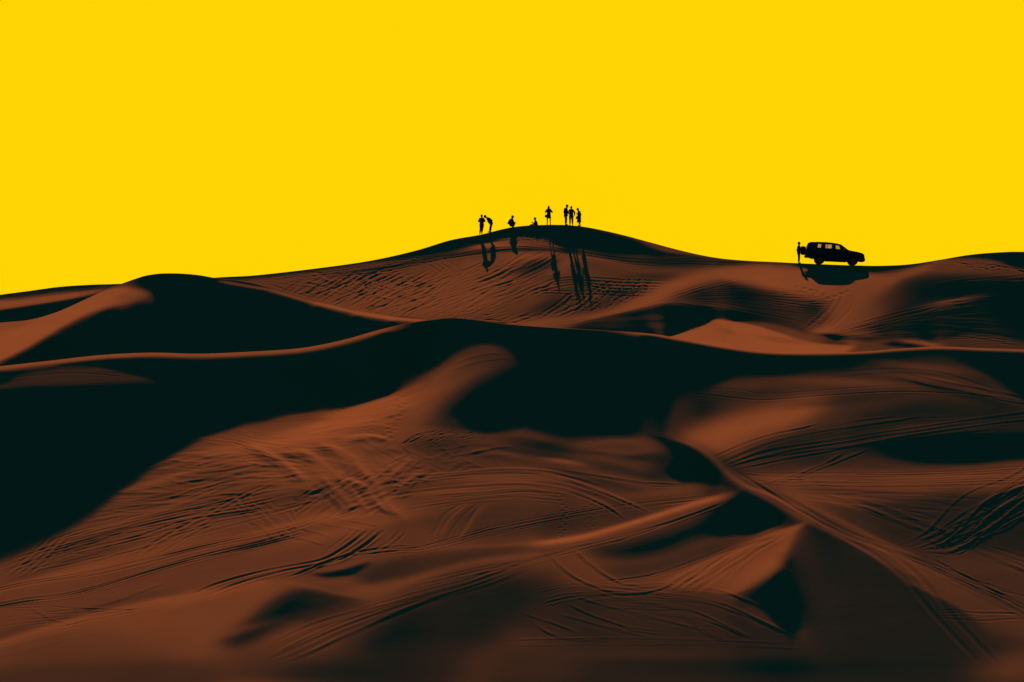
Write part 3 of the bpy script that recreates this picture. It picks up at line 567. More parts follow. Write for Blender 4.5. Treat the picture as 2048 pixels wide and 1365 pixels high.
def build_ground():
    nz = NZ*NZ2
    rows_v, rows_w, rows_z = [], [], []
    wF, dF, _ = lay(Bf, rf.D+nz, C1, 610, WD=9, inner=14)
    wM, dM, _ = lay(Bm, nz*.5, C2, 530, 860, 3, 12, .003, 5.)
    wB, dB, _ = lay(Bb, rb.D+nz*1.1, C3, 430, 800, 3, 16, stiff=STIFF)
    t = np.linspace(0, 1, 900)[:, None]**1.0
    vb = 1500.
    def rows(w, d, vbot, top, n, Yfun, edge=10):
        tt = np.linspace(0, 1, n)[:, None]
        v = vbot*(1-tt)+top[None, :]*tt
        Y = np.exp(samp(w, v)); Y = Yfun(Y)
        fade = np.clip((v-top[None, :])/edge, 0, 1)*np.clip((vbot-v)/edge, 0, 1)
        z = Y*(HV-v)*PX + samp(d, v)*fade
        return v, Y, z
    # front
    wF0 = samp(wF, np.full((1, NU), vb)); 
    vF, YF, zF = rows(wF, dF, np.full(NU, vb)[None, :], C1, 980, lambda Y: Y/np.exp(wF0.mean())*Y_NEAR)
    # dark dune on the left
    startM = C1+26
    topM = np.minimum(C2, startM-12)
    vM, YM, zM = rows(wM, dM, startM[None, :], topM, 240, lambda Y: Y)
    YM *= np.max(smoothcol(YF[-1], 20)/YM[0])*1.0; YM = YM*1.0
    YM = YM*np.exp(np.log((YF[-1].max()+GAP1)/YM[0].min()))
    # back dunes
    startB = np.minimum(C1, C2)+22
    startB = smoothcol(startB, 24)
    startB = np.maximum(startB, np.minimum(C1, C2)+8)
    vB, YB, zB = rows(wB, dB, startB[None, :], C3, 420, lambda Y: Y)
    prev = np.maximum(YM[-1], YM[0])
    YB = YB*np.exp(np.log(1.0)-np.log((YB[0]/(prev+GAP2)).min()))
    k_ = Y_CREST/YB[-1][(gu > 960) & (gu < 1170)].mean(); YF *= k_; YM *= k_; YB *= k_      # the people's crest is Y_CREST metres away
    def z_of(v, Y, d, top, vbot, edge=10):
        fade = np.clip((v-top[None, :])/edge, 0, 1)*np.clip((vbot[None, :]-v)/edge, 0, 1)
        return Y*(HV-v)*PX+samp(d, v)*fade
    zF = z_of(vF, YF, dF, C1, np.full(NU, vb)); zM = z_of(vM, YM, dM, topM, startM); zB = z_of(vB, YB, dB, C3, startB)
    def hidden(Ya, za, sa, Yb, zb, sb, n, dip):
        tt = np.linspace(0, 1, n+2)[1:-1, None]; L = Yb-Ya
        h00 = 2*tt**3-3*tt**2+1; h10 = tt**3-2*tt**2+tt; h01 = -2*tt**3+3*tt**2; h11 = tt**3-tt**2
        return Ya+tt*L, h00*za+h10*L*sa+h01*zb+h11*L*sb-dip*(tt*(1-tt))**2*16*L
    sl = lambda Y, z, k: (z[k+1]-z[k])/(Y[k+1]-Y[k])
    te1, te2 = za_te = (zF[-1]/YF[-1], zM[-1]/YM[-1])
    h1Y, h1z = hidden(YF[-1], zF[-1], te1-.16, YM[0], zM[0], .30, 40, .03)
    h2Y, h2z = hidden(YM[-1], zM[-1], te2-.16, YB[0], zB[0], .25, 40, .03)
    parts = [(YF, zF), (h1Y, h1z), (YM, zM), (h2Y, h2z), (YB, zB)]
    # beyond the skyline: down into the next valley, then the plain
    Yc, zc = YB[-1], zB[-1]; tec = zc/Yc
    bY = [Yc+s for s in (.3, .8, 2, 5, 12, 25, 50, 80, 120, 180)]
    bz = []
    for s in (.3, .8, 2, 5, 12, 25, 50, 80, 120, 180):
        drop = (tec-.004)*s-.5*.02*max(0, s-8)*min(max(0, s-8), 12)-max(0, s-20)*.12
        bz.append(np.maximum(zc+drop, -32))
    parts.append((np.array(bY), np.array(bz)))
    far = [700, 1200, 2500, 6000]
    parts.append((np.array([np.full(NU, f) for f in far]), np.full((4, NU), -32.)))
    # towards the camera: down into the hollow and up to where the camera stands
    Y0, z0 = YF[0], zF[0]; nY, nz_ = [], []
    for f, zt in ((1.0-.03, None), (.92, None), (.85, None), (.75, -36), (.6, -33), (.45, -26), (.3, -17), (.18, -10), (.1, -6.), (.05, -3.4), (.02, -2.2), (-.02, -1.9), (-.1, -3), (-.4, -12)):
        Y = Y0*f
        if zt is None: z = z0-(Y0-Y)*.32
        else: z = np.full(NU, float(zt))
        nY.append(Y); nz_.append(z)
    parts.insert(0, (np.array(nY[::-1]), np.array(nz_[::-1])))
    Y = np.concatenate([p[0] for p in parts]); Z = np.concatenate([p[1] for p in parts])
    # columns beyond the picture's sides
    ga = (gu-1024)*PX
    X = Y*ga[None, :]
    near = len(parts[0][0]); Yn = Y[:near]
    X[:near] = np.sign(ga)*0 + np.maximum(np.abs(Yn), 60*(1-np.clip(Yn/60, 0, 1))+np.clip(Yn, 0, 60))*ga[None, :]
    ext = [.04, .12, .3, .6, 1.2, 2.5]
    exl = np.array(ext[::-1])
    XL = X[:, :1]-np.maximum(np.abs(Y[:, :1]), 60)*exl[None, :]; XR = X[:, -1:]+np.maximum(np.abs(Y[:, -1:]), 60)*np.array(ext)[None, :]
    zl = Z[:, :1]*np.ones((1, 6)); zr = Z[:, -1:]*np.ones((1, 6))
    fl = np.clip((exl-.05)/1.2, 0, .9)[None, :]; fr = np.clip((np.array(ext)-.05)/1.2, 0, .9)[None, :]
    zl = zl*(1-fl)+np.minimum(zl, -30)*fl; zr = zr*(1-fr)+np.minimum(zr, -30)*fr
    X = np.concatenate([XL, X, XR], 1); Z = np.concatenate([zl, Z, zr], 1)
    Y = np.concatenate([np.repeat(Y[:, :1], 6, 1), Y, np.repeat(Y[:, -1:], 6, 1)], 1)
    surf = dict(F=(vF, YF, zF), M=(vM, YM, zM), B=(vB, YB, zB))
    return X, Y, Z, surf, near
# ---------------------------------------------------------------- the dunes as one sheet
def mat(name, color, rough=.9, metallic=0., noise=None, spec=.3):
    m = bpy.data.materials.new(name); m.use_nodes = True; t = m.node_tree; b = t.nodes['Principled BSDF']
    b.inputs['Base Color'].default_value = (*color, 1); b.inputs['Roughness'].default_value = rough
    b.inputs['Metallic'].default_value = metallic; b.inputs['Specular IOR Level'].default_value = spec
    if noise:
        sc, amt = noise
        tx = t.nodes.new('ShaderNodeTexCoord'); nz = t.nodes.new('ShaderNodeTexNoise'); nz.inputs['Scale'].default_value = sc; nz.inputs['Detail'].default_value = 6
        t.links.new(tx.outputs['Object'], nz.inputs['Vector'])
        mx = t.nodes.new('ShaderNodeMix'); mx.data_type = 'RGBA'
        mx.inputs[6].default_value = (*[c*(1-amt) for c in color], 1); mx.inputs[7].default_value = (*[min(1, c*(1+amt)) for c in color], 1)
        t.links.new(nz.outputs['Fac'], mx.inputs['Factor']); t.links.new(mx.outputs[2], b.inputs['Base Color'])
    return m
M_SAND = mat('sand', (.45, .20, .10), 1., noise=(.35, .10), spec=0.)
X, Y, Z, SURF, NEAR = build_ground()
R_, C_ = X.shape
me = bpy.data.meshes.new('ground'); me.vertices.add(R_*C_)
me.vertices.foreach_set('co', np.stack([X, Y, Z], -1).astype(np.float32).ravel())
idx = np.arange(R_*C_).reshape(R_, C_)
q = np.stack([idx[:-1, :-1], idx[:-1, 1:], idx[1:, 1:], idx[1:, :-1]], -1).reshape(-1, 4)
nq = len(q); me.loops.add(nq*4); me.loops.foreach_set('vertex_index', q.ravel().astype(np.int32))
me.polygons.add(nq); me.polygons.foreach_set('loop_start', np.arange(0, nq*4, 4, dtype=np.int32))
me.polygons.foreach_set('use_smooth', np.ones(nq, bool))
me.update(calc_edges=True); me.materials.append(M_SAND)
ground = bpy.data.objects.new('ground', me); col.objects.link(ground)
ground['kind'] = 'structure'

def spot(u, v, layer='B', dY=0.):
    """3D point of the back dunes seen at photo pixel (u, v); v None = on the skyline"""
    vv, YY, ZZ = SURF[layer]; j = int(round((u-U0)/DU))
    c = vv[:, j]; k = len(c)-1 if v is None else int(np.argmin(abs(c-v)))
    y, z = YY[k, j], ZZ[k, j]
    return Vector((y*(u-1024)*PX, y, z))
def height(x, y):
    """height of the back dunes under (x, y)"""
    vv, YY, ZZ = SURF['B']; u = x/(y*PX)+1024; j = int(round((u-U0)/DU))
    ys = YY[:, j]; zs = ZZ[:, j]
    if y > ys[-1]: return float(zs[-1]+(zs[-1]/ys[-1]-.004)*(y-ys[-1]))
    return float(np.interp(y, ys, zs))
# ---------------------------------------------------------------- shared mesh helpers
def link(name, me, parent=None, m=None):
    o = bpy.data.objects.new(name, me); col.objects.link(o)
    if parent: o.parent = parent
    if m: me.materials.append(m)
    return o
def empty(name, loc, rz=0.):
    o = bpy.data.objects.new(name, None); col.objects.link(o); o.location = loc; o.rotation_euler = (0, 0, rz); o.empty_display_size = .2
    return o
def tag(o, label, cat, group=None):
    o['label'] = label; o['category'] = cat
    if group: o['group'] = group
def bm_mesh(bm, smooth_=True):
    bmesh.ops.recalc_face_normals(bm, faces=bm.faces)
    me = bpy.data.meshes.new('m'); bm.to_mesh(me); bm.free()
    if smooth_: me.polygons.foreach_set('use_smooth', np.ones(len(me.polygons), bool))
    return me
def skin_mesh(verts, edges, root=0, sub=2):
    """one continuous surface grown round a skeleton: verts = [(x, y, z, radius or (rx, ry))]"""
    me = bpy.data.meshes.new('sk'); me.from_pydata([v[:3] for v in verts], edges, [])
    o = bpy.data.objects.new('sk', me); col.objects.link(o)
    o.modifiers.new('s', 'SKIN').use_smooth_shade = True
    s = o.modifiers.new('u', 'SUBSURF'); s.levels = sub
    for i, v in enumerate(verts):
        d = me.skin_vertices[0].data[i]; r = v[3]; d.radius = r if isinstance(r, tuple) else (r, r)
        d.use_root = (i == root)
    dg = bpy.context.evaluated_depsgraph_get(); res = bpy.data.meshes.new_from_object(o.evaluated_get(dg))
    bpy.data.objects.remove(o); res.materials.clear()
    return res
def V(*a): return Vector(a)

M_SKIN = mat('skin', (.30, .15, .09), .6, noise=(8, .1)); M_HAIR = mat('hair', (.012, .009, .008), .6, noise=(30, .3))
CL = {n: mat('cloth_'+n, c, .95, noise=(12, .2)) for n, c in dict(navy=(.02, .03, .07), black=(.012, .012, .015), grey=(.06, .06, .07), brown=(.07, .04, .025), blue=(.03, .05, .12), olive=(.05, .05, .03)).items()}
M_SHOE = mat('shoe_leather', (.03, .025, .02), .7, noise=(20, .2)); M_BAG = mat('bag_leather', (.04, .022, .015), .6, noise=(14, .2)); M_PHONE = mat('phone_case', (.02, .02, .025), .3, noise=(40, .1))

def head_bm(c, face, up, s=1.):
    """head with brow, eyes, nose, mouth, chin and ears; face/up are unit vectors"""
    f = face.normalized(); r = f.cross(up).normalized(); u = r.cross(f).normalized()
    R = Matrix((r, f, u)).transposed()
    bm = bmesh.new(); bmesh.ops.create_uvsphere(bm, u_segments=28, v_segments=20, radius=1.)
    for v in bm.verts:
        x, y, z = v.co
        w = 1-.22*max(0, -z)**1.5; X_ = x*.074*w; Y_ = y*.094*(1-.10*max(0, -z)); Z_ = z*.118
        if y > 0:
            Y_ += .020*math.exp(-(x/.13)**2-((z+.12)/.16)**2)*1.2            # nose
            Y_ += .008*math.exp(-(x/.5)**2-((z-.18)/.10)**2)                  # brow
            Y_ -= .012*(math.exp(-((x-.38)/.16)**2-((z-.02)/.10)**2)+math.exp(-((x+.38)/.16)**2-((z-.02)/.10)**2))
            Y_ += .007*math.exp(-(x/.28)**2-((z+.44)/.07)**2)                  # lips
            Y_ += .012*math.exp(-(x/.3)**2-((z+.78)/.18)**2)                   # chin
        v.co = Vector((X_, Y_, Z_))
    for sg in (-1, 1):
        for (p, sz) in ((Vector((sg*.074, -.005, .0)), (.012, .022, .034)), (Vector((sg*.030, .083, .004)), (.012, .010, .008))):
            e = bmesh.ops.create_uvsphere(bm, u_segments=10, v_segments=8, radius=1.)
            for v in e['verts']: v.co = Vector((v.co.x*sz[0], v.co.y*sz[1], v.co.z*sz[2]))+p
    for v in bm.verts: v.co = R @ (v.co*s)+c
    return bm, R
def hair_bm(c, R, s=1., long=0.):
    bm = bmesh.new(); bmesh.ops.create_uvsphere(bm, u_segments=28, v_segments=20, radius=1.)
    for v in list(bm.verts):
        x, y, z = v.co; k = 1+.03*math.sin(9*x+7*z)+.02*math.sin(17*y+5*x)
        face = y > .35 and z < .45
        if long and z < 0: v.co = Vector((x*.092*k*(1+.1*long), y*.095*k-.025, z*(.118+long)))
        else: v.co = Vector((x*.083*k, y*.104*k-.006, z*.128*k))
        if face: v.co = Vector((x*.07, min(v.co.y, .05), v.co.z if not long else max(v.co.z, -.10)))
        if not long and z < -.25: v.co.z = -.03+z*.02; v.co.y = min(v.co.y, -.02)
    for v in bm.verts: v.co = R @ (v.co*s)+c
    return bm

def person(label, u, J, top='navy', bottom='black', long=0., sleeves='long', skirt=None, scale=1., dY=.3, rz=0., sink=0., yaw_face=(0, -1, 0), headup=(0, 0, 1), v=None, group=None, fat=1.13, shoes=True):
    base = spot(u, v); loc = Vector((base.x, base.y+dY, 0)); loc.x = loc.y*(u-1024)*PX; loc.z = height(loc.x, loc.y)-sink
    root = empty('person', loc, rz); tag(root, label, 'person', group)
    root.scale = (scale,)*3
    J = {k: Vector(p) for k, p in J.items()}
    vs, es = [], []
    def add(p, r, prev=None):
        vs.append((*p, r)); i = len(vs)-1
        if prev is not None: es.append((prev, i))
        return i
    pel = add(J['pel'], .135*fat); sp = add(J['pel'].lerp(J['chest'], .5), .112*fat, pel); ch = add(J['chest'], .135*fat, sp)
    nk = add(J['chest'].lerp(J['head'], .52), .07, ch); hd = add(J['head']-Vector(headup)*.05, .07, nk)
    for s in 'LR':
        sh = add(J['sh'+s], .062, ch); el = add(J['el'+s], .043, add(J['sh'+s].lerp(J['el'+s], .45), .050, sh)); wr = add(J['wr'+s], .028, add(J['el'+s].lerp(J['wr'+s], .4), .040, el))
        d = (J['hd'+s]-J['wr'+s]); L = d.length; d = d.normalized(); side = d.cross(V(0, 0, 1) if abs(d.z) < .8 else V(1, 0, 0)).normalized(); nrm = d.cross(side).normalized()
        pm = add(J['wr'+s]+d*.055, (.030), wr)
        for k, (o, ln) in enumerate(((-.030, .062), (-.010, .075), (.011, .070), (.031, .054))):
            f0 = add(J['wr'+s]+d*.090+side*o, .0095, pm); f1 = add(J['wr'+s]+d*(.090+ln*.5)+side*o*1.1+nrm*.008, .0085, f0); add(J['wr'+s]+d*(.090+ln*.95)+side*o*1.1+nrm*.026, .0070, f1)
        t0 = add(J['wr'+s]+d*.045-side*.040, .011, pm); add(J['wr'+s]+d*.075-side*.058+nrm*.018, .009, t0)
        hp = add(J['hp'+s], .088*fat, pel); kn = add(J['kn'+s], .056, add(J['hp'+s].lerp(J['kn'+s], .5), .074, hp)); an = add(J['an'+s], .044, add(J['kn'+s].lerp(J['an'+s], .4), .054, kn))
        add(J['to'+s], .030, add(J['an'+s].lerp(J['to'+s], .5)+V(0, 0, -.02), .036, an))
    bme = skin_mesh(vs, es, 0, 1)
    hb, R = head_bm(J['head'], Vector(yaw_face), Vector(headup), 1.2); hb.from_mesh(bme)
    link('body', bm_mesh(hb), root, M_SKIN)
    link('hair', bm_mesh(hair_bm(J['head'], R, 1.2, long)), root, M_HAIR)
    # clothes follow the same skeleton, a little larger
    vs, es = [], []
    pl = add(J['pel']-(J['chest']-J['pel']).normalized()*.02, .205*fat); c1 = add(J['pel'].lerp(J['chest'], .5), .185*fat, pl); c2 = add(J['chest'], .215*fat, c1); add(J['chest'].lerp(J['head'], .40), .085, c2)
    for s in 'LR':
        a = add(J['sh'+s]+(J['chest']-J['sh'+s])*.08, .125, c2); b = add(J['sh'+s].lerp(J['el'+s], .5), .085, a); e = add(J['el'+s], .075, b)
        if sleeves == 'long': add(J['el'+s].lerp(J['wr'+s], .9), .056, add(J['el'+s].lerp(J['wr'+s], .5), .066, e))
    link('shirt', skin_mesh(vs, es, 0, 2), root, CL[top])
    if skirt:
        hem, wd = skirt; bm = bmesh.new(); rings = []
        a = J['pel']+V(0, 0, .12); mid = (J['knL']+J['knR'])/2; z1 = hem; b = a.lerp(Vector((mid.x, mid.y, z1)), 1.); b.z = z1
        for k in range(9):
            t = k/8; c = a.lerp(b, t); ra = .165+(wd-.165)*t**.8
            rings.append([bm.verts.new((c.x+math.cos(q)*ra*(1+.05*t*math.sin(5*q)), c.y+math.sin(q)*ra*.8*(1+.05*t*math.sin(4*q)), c.z)) for q in [2*math.pi*i/28 for i in range(28)]])
        for k in range(8):
            for i in range(28): bm.faces.new((rings[k][i], rings[k][(i+1) % 28], rings[k+1][(i+1) % 28], rings[k+1][i]))
        bm.faces.new(rings[0][::-1]); bm.faces.new(rings[-1])
        link('skirt', bm_mesh(bm), root, CL[bottom])
    else:
        vs, es = [], []
        wa = add(J['pel']+(J['chest']-J['pel']).normalized()*.11, .165*fat); pl = add(J['pel']-(J['chest']-J['pel']).normalized()*.01, .175*fat, wa)
        for s in 'LR':
            h = add(J['hp'+s]+(J['kn'+s]-J['hp'+s])*.12, .13*fat, pl); k1 = add(J['hp'+s].lerp(J['kn'+s], .5), .115, h); k2 = add(J['kn'+s], .092, k1); add(J['an'+s]+(J['kn'+s]-J['an'+s]).normalized()*.04, .070, add(J['kn'+s].lerp(J['an'+s], .5), .084, k2))
        link('trousers', skin_mesh(vs, es, 0, 2), root, CL[bottom])
    if shoes:
        for s in 'LR':
            a, t = J['an'+s], J['to'+s]; d = t-a; d.z = 0; d.normalize(); h0 = a-d*.05; h0.z = a.z-.05
            vs2 = [(*h0, .05), (*(a.lerp(t, .45)+V(0, 0, -.025)), .055), (*(t+d*.02), .036)]
            link('shoe', skin_mesh(vs2, [(0, 1), (1, 2)], 0, 1), root, M_SHOE)
    return root

def stand(w=.10, lean=0., face='front', stride=0.):
    """an upright figure seen from the front (x to the picture's right, y away from the camera)"""
    J = dict(pel=(0, 0, .94), chest=(lean*.4, 0, 1.33), head=(lean*.55, 0, 1.63), hpL=(-.09, 0, .88), hpR=(.09, 0, .88),
             knL=(-w*.95, -.02, .49), knR=(w*.95, -.02, .49), anL=(-w, .02, .09), anR=(w, .02, .09), toL=(-w-.03, -.13, .035), toR=(w+.03, -.13, .035),
             shL=(lean*.4-.165, 0, 1.39), shR=(lean*.4+.165, 0, 1.39))
    if face in ('right', 'left'):
        s = 1 if face == 'right' else -1
        J.update(hpL=(0, .08, .88), hpR=(0, -.08, .88), knL=(s*.03+stride*.5, .09, .49), knR=(s*.02-stride*.5, -.09, .49), anL=(stride, .09, .09), anR=(-stride, -.09, .09),
                 toL=(stride+s*.15, .10, .035), toR=(-stride+s*.15, -.10, .035), shL=(lean*.4, .17, 1.41), shR=(lean*.4, -.17, 1.41))
    return J
def arms(J, L, R):
    for s, a in (('L', L), ('R', R)): J['el'+s], J['wr'+s], J['hd'+s] = a
    return J
GP = 'people standing and sitting on the highest dune'
# the pair on the left of the crest
J = arms(stand(.10), ((-.30, -.04, 1.14), (-.06, -.20, 1.12), (.06, -.20, 1.14)), ((.30, -.04, 1.14), (.06, -.24, 1.16), (-.06, -.24, 1.18)))
J.update(anL=(-.17, .02, .09), toL=(-.20, -.12, .035), knL=(-.10, 0, .5), anR=(.0, .02, .12), toR=(.03, -.12, .07), knR=(.06, 0, .52))
person('person standing upright with folded arms, leftmost of those on the dune crest', 963.5, J, 'navy', 'black', scale=1.0, group=GP, yaw_face=(.5, -.85, 0))
J = dict(pel=(.16, 0, .86), chest=(-.13, 0, 1.16), head=(-.40, 0, 1.36), hpL=(.16, .08, .82), hpR=(.16, -.08, .82), knL=(.06, .09, .46), knR=(.09, -.09, .46), anL=(-.02, .09, .09), anR=(.08, -.09, .09),
         toL=(-.17, .10, .035), toR=(-.07, -.10, .035), shL=(-.20, .16, 1.22), shR=(-.20, -.16, 1.22))
J = arms(J, ((-.14, .18, .96), (-.02, .16, .74), (.02, .15, .64)), ((-.12, -.18, .96), (0, -.17, .74), (.04, -.16, .64)))
person('person bending forward at the waist towards the person with folded arms', 979.5, J, 'navy', 'grey', scale=1.04, group=GP, yaw_face=(-.8, -.1, -.5), headup=(-.5, 0, .85))
# the man crouching
J = dict(pel=(-.06, 0, .26), chest=(-.02, 0, .66), head=(.10, 0, .95), hpL=(-.06, .10, .28), hpR=(-.06, -.10, .28), knL=(.30, .17, .44), knR=(.27, -.16, .42), anL=(.14, .16, .08), anR=(.10, -.15, .08),
         toL=(.30, .17, .035), toR=(.27, -.16, .035), shL=(-.03, .18, .74), shR=(.0, -.18, .74))
J = arms(J, ((.06, .22, .55), (.30, .18, .48), (.39, .16, .44)), ((.10, -.20, .54), (.32, -.16, .46), (.42, -.14, .42)))
person('person crouching on their heels with a broad rounded back, right of the bending person', 1023, J, 'black', 'navy', scale=1.02, group=GP, yaw_face=(.95, -.2, -.15), fat=1.85, sink=.05)
# small seated figure, legs hidden by the crest
J = dict(pel=(.08, 0, .12), chest=(.06, 0, .52), head=(-.03, 0, .80), hpL=(.04, .10, .12), hpR=(.04, -.10, .12), knL=(-.34, .14, .26), knR=(-.36, -.12, .24), anL=(-.58, .14, .09), anR=(-.60, -.12, .09),
         toL=(-.68, .14, .16), toR=(-.70, -.12, .16), shL=(.04, .15, .58), shR=(.04, -.15, .58))
J = arms(J, ((-.08, .17, .34), (-.30, .10, .44), (-.36, .09, .53)), ((-.08, -.17, .34), (-.30, -.10, .46), (-.37, -.09, .55)))
person('small person sitting on the dune top with a hand raised before the face', 1070.5, J, 'brown', 'black', scale=.95, sink=.18, dY=1.0, group=GP, yaw_face=(-.95, -.3, -.1))
# woman alone with long hair
J = arms(stand(.14), ((-.33, -.03, 1.17), (-.14, -.22, 1.30), (-.07, -.25, 1.37)), ((.34, -.03, 1.15), (.15, -.22, 1.30), (.08, -.25, 1.37)))
w = person('woman in a short coat with bare legs, standing alone with elbows out', 1097.5, J, 'navy', 'navy', long=.20, skirt=(.60, .22), scale=.955, group=GP, yaw_face=(.3, -.9, 0))
# the three on the right of the crest
J = arms(stand(face='right', lean=.12, stride=.03), ((.02, .20, 1.12), (.16, .16, .92), (.20, .15, .83)), ((.0, -.20, 1.12), (.14, -.18, .90), (.19, -.17, .81)))
J.update(shL=(.02, .17, 1.40), shR=(-.05, -.17, 1.40), head=(.12, 0, 1.63), pel=(-.02, 0, .94))
person('tallest person, seen from the side, leftmost in the group of three', 1131.5, J, 'blue', 'black', scale=1.03, fat=1.2, group=GP, yaw_face=(.8, -.5, 0))
J = arms(stand(.115), ((-.28, .0, 1.16), (-.20, -.16, 1.02), (-.14, -.22, .98)), ((.32, .02, 1.14), (.30, -.08, .92), (.27, -.12, .84)))
person('person with legs apart and arms bent, middle of the group of three', 1142.5, J, 'black', 'navy', scale=.97, group=GP, yaw_face=(-.2, -.95, 0))
J = arms(stand(face='left', lean=-.05, stride=.05), ((-.05, .22, 1.13), (-.22, .13, 1.20), (-.31, .10, 1.26)), ((-.05, -.22, 1.12), (-.24, -.13, 1.21), (-.33, -.10, 1.27)))
J.update(head=(-.15, 0, 1.60), chest=(.02, 0, 1.32), shL=(-.01, .18, 1.37), shR=(-.01, -.18, 1.37), anR=(.11, -.09, .09), toR=(-.02, -.1, .035), anL=(-.02, .09, .09), toL=(-.16, .1, .035))
person('woman in a long dark dress facing left with a phone held up', 1158.5, J, 'navy', 'navy', skirt=(.34, .20), scale=.93, group=GP, yaw_face=(-.95, -.3, -.1), fat=1.15)

def bag(u, dx, dz, label, dY=.15, s=1.):
    b = spot(u, None); y = b.y+dY; x = y*(u-1024)*PX+dx; z0 = height(x, y)+dz
    root = empty('shoulder_bag', (x, y, z0)); tag(root, label, 'bag')
    bm = bmesh.new(); bmesh.ops.create_cube(bm, size=1.)
    for v in bm.verts:
        k = 1.1 if v.co.z < 0 else .85
        v.co = Vector((v.co.x*.22*k*s, v.co.y*.10, v.co.z*.24*s+.12*s))
    bmesh.ops.bevel(bm, geom=list(bm.edges), offset=.03, segments=3, affect='EDGES')
    link('pouch', bm_mesh(bm), root, M_BAG)
    link('strap', skin_mesh([(-.08, 0, .22*s, .008), (-.05, .01, .42, .008), (.02, .03, .66, .008), (.07, .02, .46, .008), (.08, 0, .22*s, .008)], [(i, i+1) for i in range(4)], 0, 1), root, M_BAG)
bag(1097.5, -.24, .66, 'dark bag hanging at the left hip of the woman standing alone')
bag(1158.5, -.18, .60, 'dark bag hanging in front of the woman in the long dress', s=1.1)
def phone(u, dx, dz, label, dY=.2, tilt=.3):
    b = spot(u, None); y = b.y+dY; x = y*(u-1024)*PX+dx
    bm = bmesh.new(); bmesh.ops.create_cube(bm, size=1.)
    for v in bm.verts: v.co = Vector((v.co.x*.012, v.co.y*.075, v.co.z*.155))
    bmesh.ops.bevel(bm, geom=list(bm.edges), offset=.004, segments=2, affect='EDGES')
    o = link('phone', bm_mesh(bm), None, M_PHONE); o.location = (x, y, height(x, y)+dz); o.rotation_euler = (0, tilt, 0)
    tag(o, label, 'phone')
phone(1158.5, -.33, 1.24, 'phone held up in front of the woman in the long dress')
# the man behind the car
J = arms(stand(face='right', lean=.02, stride=.02), ((.06, .18, 1.16), (.24, .14, 1.24), (.33, .13, 1.26)), ((.05, -.20, 1.12), (.23, -.16, 1.22), (.32, -.15, 1.24)))
J.update(head=(.03, 0, 1.66), chest=(-.01, 0, 1.34))
person('person standing behind the off-road vehicle, hand stretched out to its spare wheel', 1597.5, J, 'navy', 'black', scale=1.04, dY=.5, yaw_face=(.9, -.4, 0))
# ---------------------------------------------------------------- the off-road vehicle on the crest
M_PAINT = mat('car_paint', (.022, .060, .060), .55, 0., noise=(3, .1), spec=.15); M_TRIM = mat('car_trim', (.015, .016, .018), .6, noise=(10, .2))
M_TYRE = mat('tyre_rubber', (.012, .012, .012), .9, noise=(25, .3)); M_RIM = mat('rim_metal', (.10, .10, .11), .4, .6, noise=(6, .1)); M_SEAT = mat('seat_fabric', (.03, .028, .026), .9, noise=(20, .2))
M_LAMP = mat('lamp_lens', (.25, .25, .25), .15, noise=(30, .1), spec=.6); M_RED = mat('tail_lens', (.16, .012, .01), .2, noise=(30, .1), spec=.6)
def glass_mat(tint, dust):
    m = bpy.data.materials.new('dusty_glass'); m.use_nodes = True; t = m.node_tree; t.nodes.clear()
    o = t.nodes.new('ShaderNodeOutputMaterial'); a = t.nodes.new('ShaderNodeBsdfTransparent'); a.inputs[0].default_value = (*tint, 1)
    b = t.nodes.new('ShaderNodeBsdfTranslucent'); b.inputs[0].default_value = (.62, .75, 1., 1)
    n = t.nodes.new('ShaderNodeTexNoise'); n.inputs['Scale'].default_value = 5; r = t.nodes.new('ShaderNodeMapRange')
    r.inputs['To Min'].default_value = dust*.7; r.inputs['To Max'].default_value = dust*1.3
    tx = t.nodes.new('ShaderNodeTexCoord'); t.links.new(tx.outputs['Object'], n.inputs['Vector']); t.links.new(n.outputs['Fac'], r.inputs['Value'])
    x = t.nodes.new('ShaderNodeMixShader'); t.links.new(r.outputs[0], x.inputs[0]); t.links.new(a.outputs[0], x.inputs[1]); t.links.new(b.outputs[0], x.inputs[2])
    t.links.new(x.outputs[0], o.inputs[0]); return m
M_GLASS = glass_mat((.88, .84, .86), .16)
cb = spot(1630, None); carY = cb.y+.9
cx = carY*(1638-1024)*PX
zr = height(cx, carY); x2 = carY*(1704-1024)*PX; zf = height(x2, carY)
car = empty('off_road_vehicle', (cx, carY, zr-.02)); car.rotation_euler = (0, -math.atan2(zf-zr, x2-cx), 0)
tag(car, 'dark boxy off-road vehicle with a spare wheel on its tail, parked along the dune crest', 'off-road vehicle')
W = .94
def prism(pts, ys, ins=None):
    """side-view outline (x, z) carried across the car through the y stations; ins shrinks it per station"""
    bm = bmesh.new(); rings = []; c = Vector((sum(p[0] for p in pts)/len(pts), sum(p[1] for p in pts)/len(pts)))
    for k, y in enumerate(ys):
        i = ins[k] if ins else 0
        rings.append([bm.verts.new((p[0]+(c.x-p[0])*i*.35, y, p[1]+(c.y-p[1])*i)) for p in pts])
    n = len(pts)
    for a, b in zip(rings, rings[1:]):
        for i in range(n): bm.faces.new((a[i], a[(i+1) % n], b[(i+1) % n], b[i]))
    f1 = bm.faces.new(rings[0]); f2 = bm.faces.new(rings[-1][::-1])
    bmesh.ops.triangulate(bm, faces=[f1, f2]); return bm
def part(name, bm, m, parent=car, sm=False):
    me = bm_mesh(bm, sm); return link(name, me, parent, m)
def arch(cx_, r, a0=200, a1=-20, n=12, z0=.42):
    return [(cx_+r*math.cos(math.radians(a0+(a1-a0)*i/n)), z0+r*math.sin(math.radians(a0+(a1-a0)*i/n))) for i in range(n+1)]
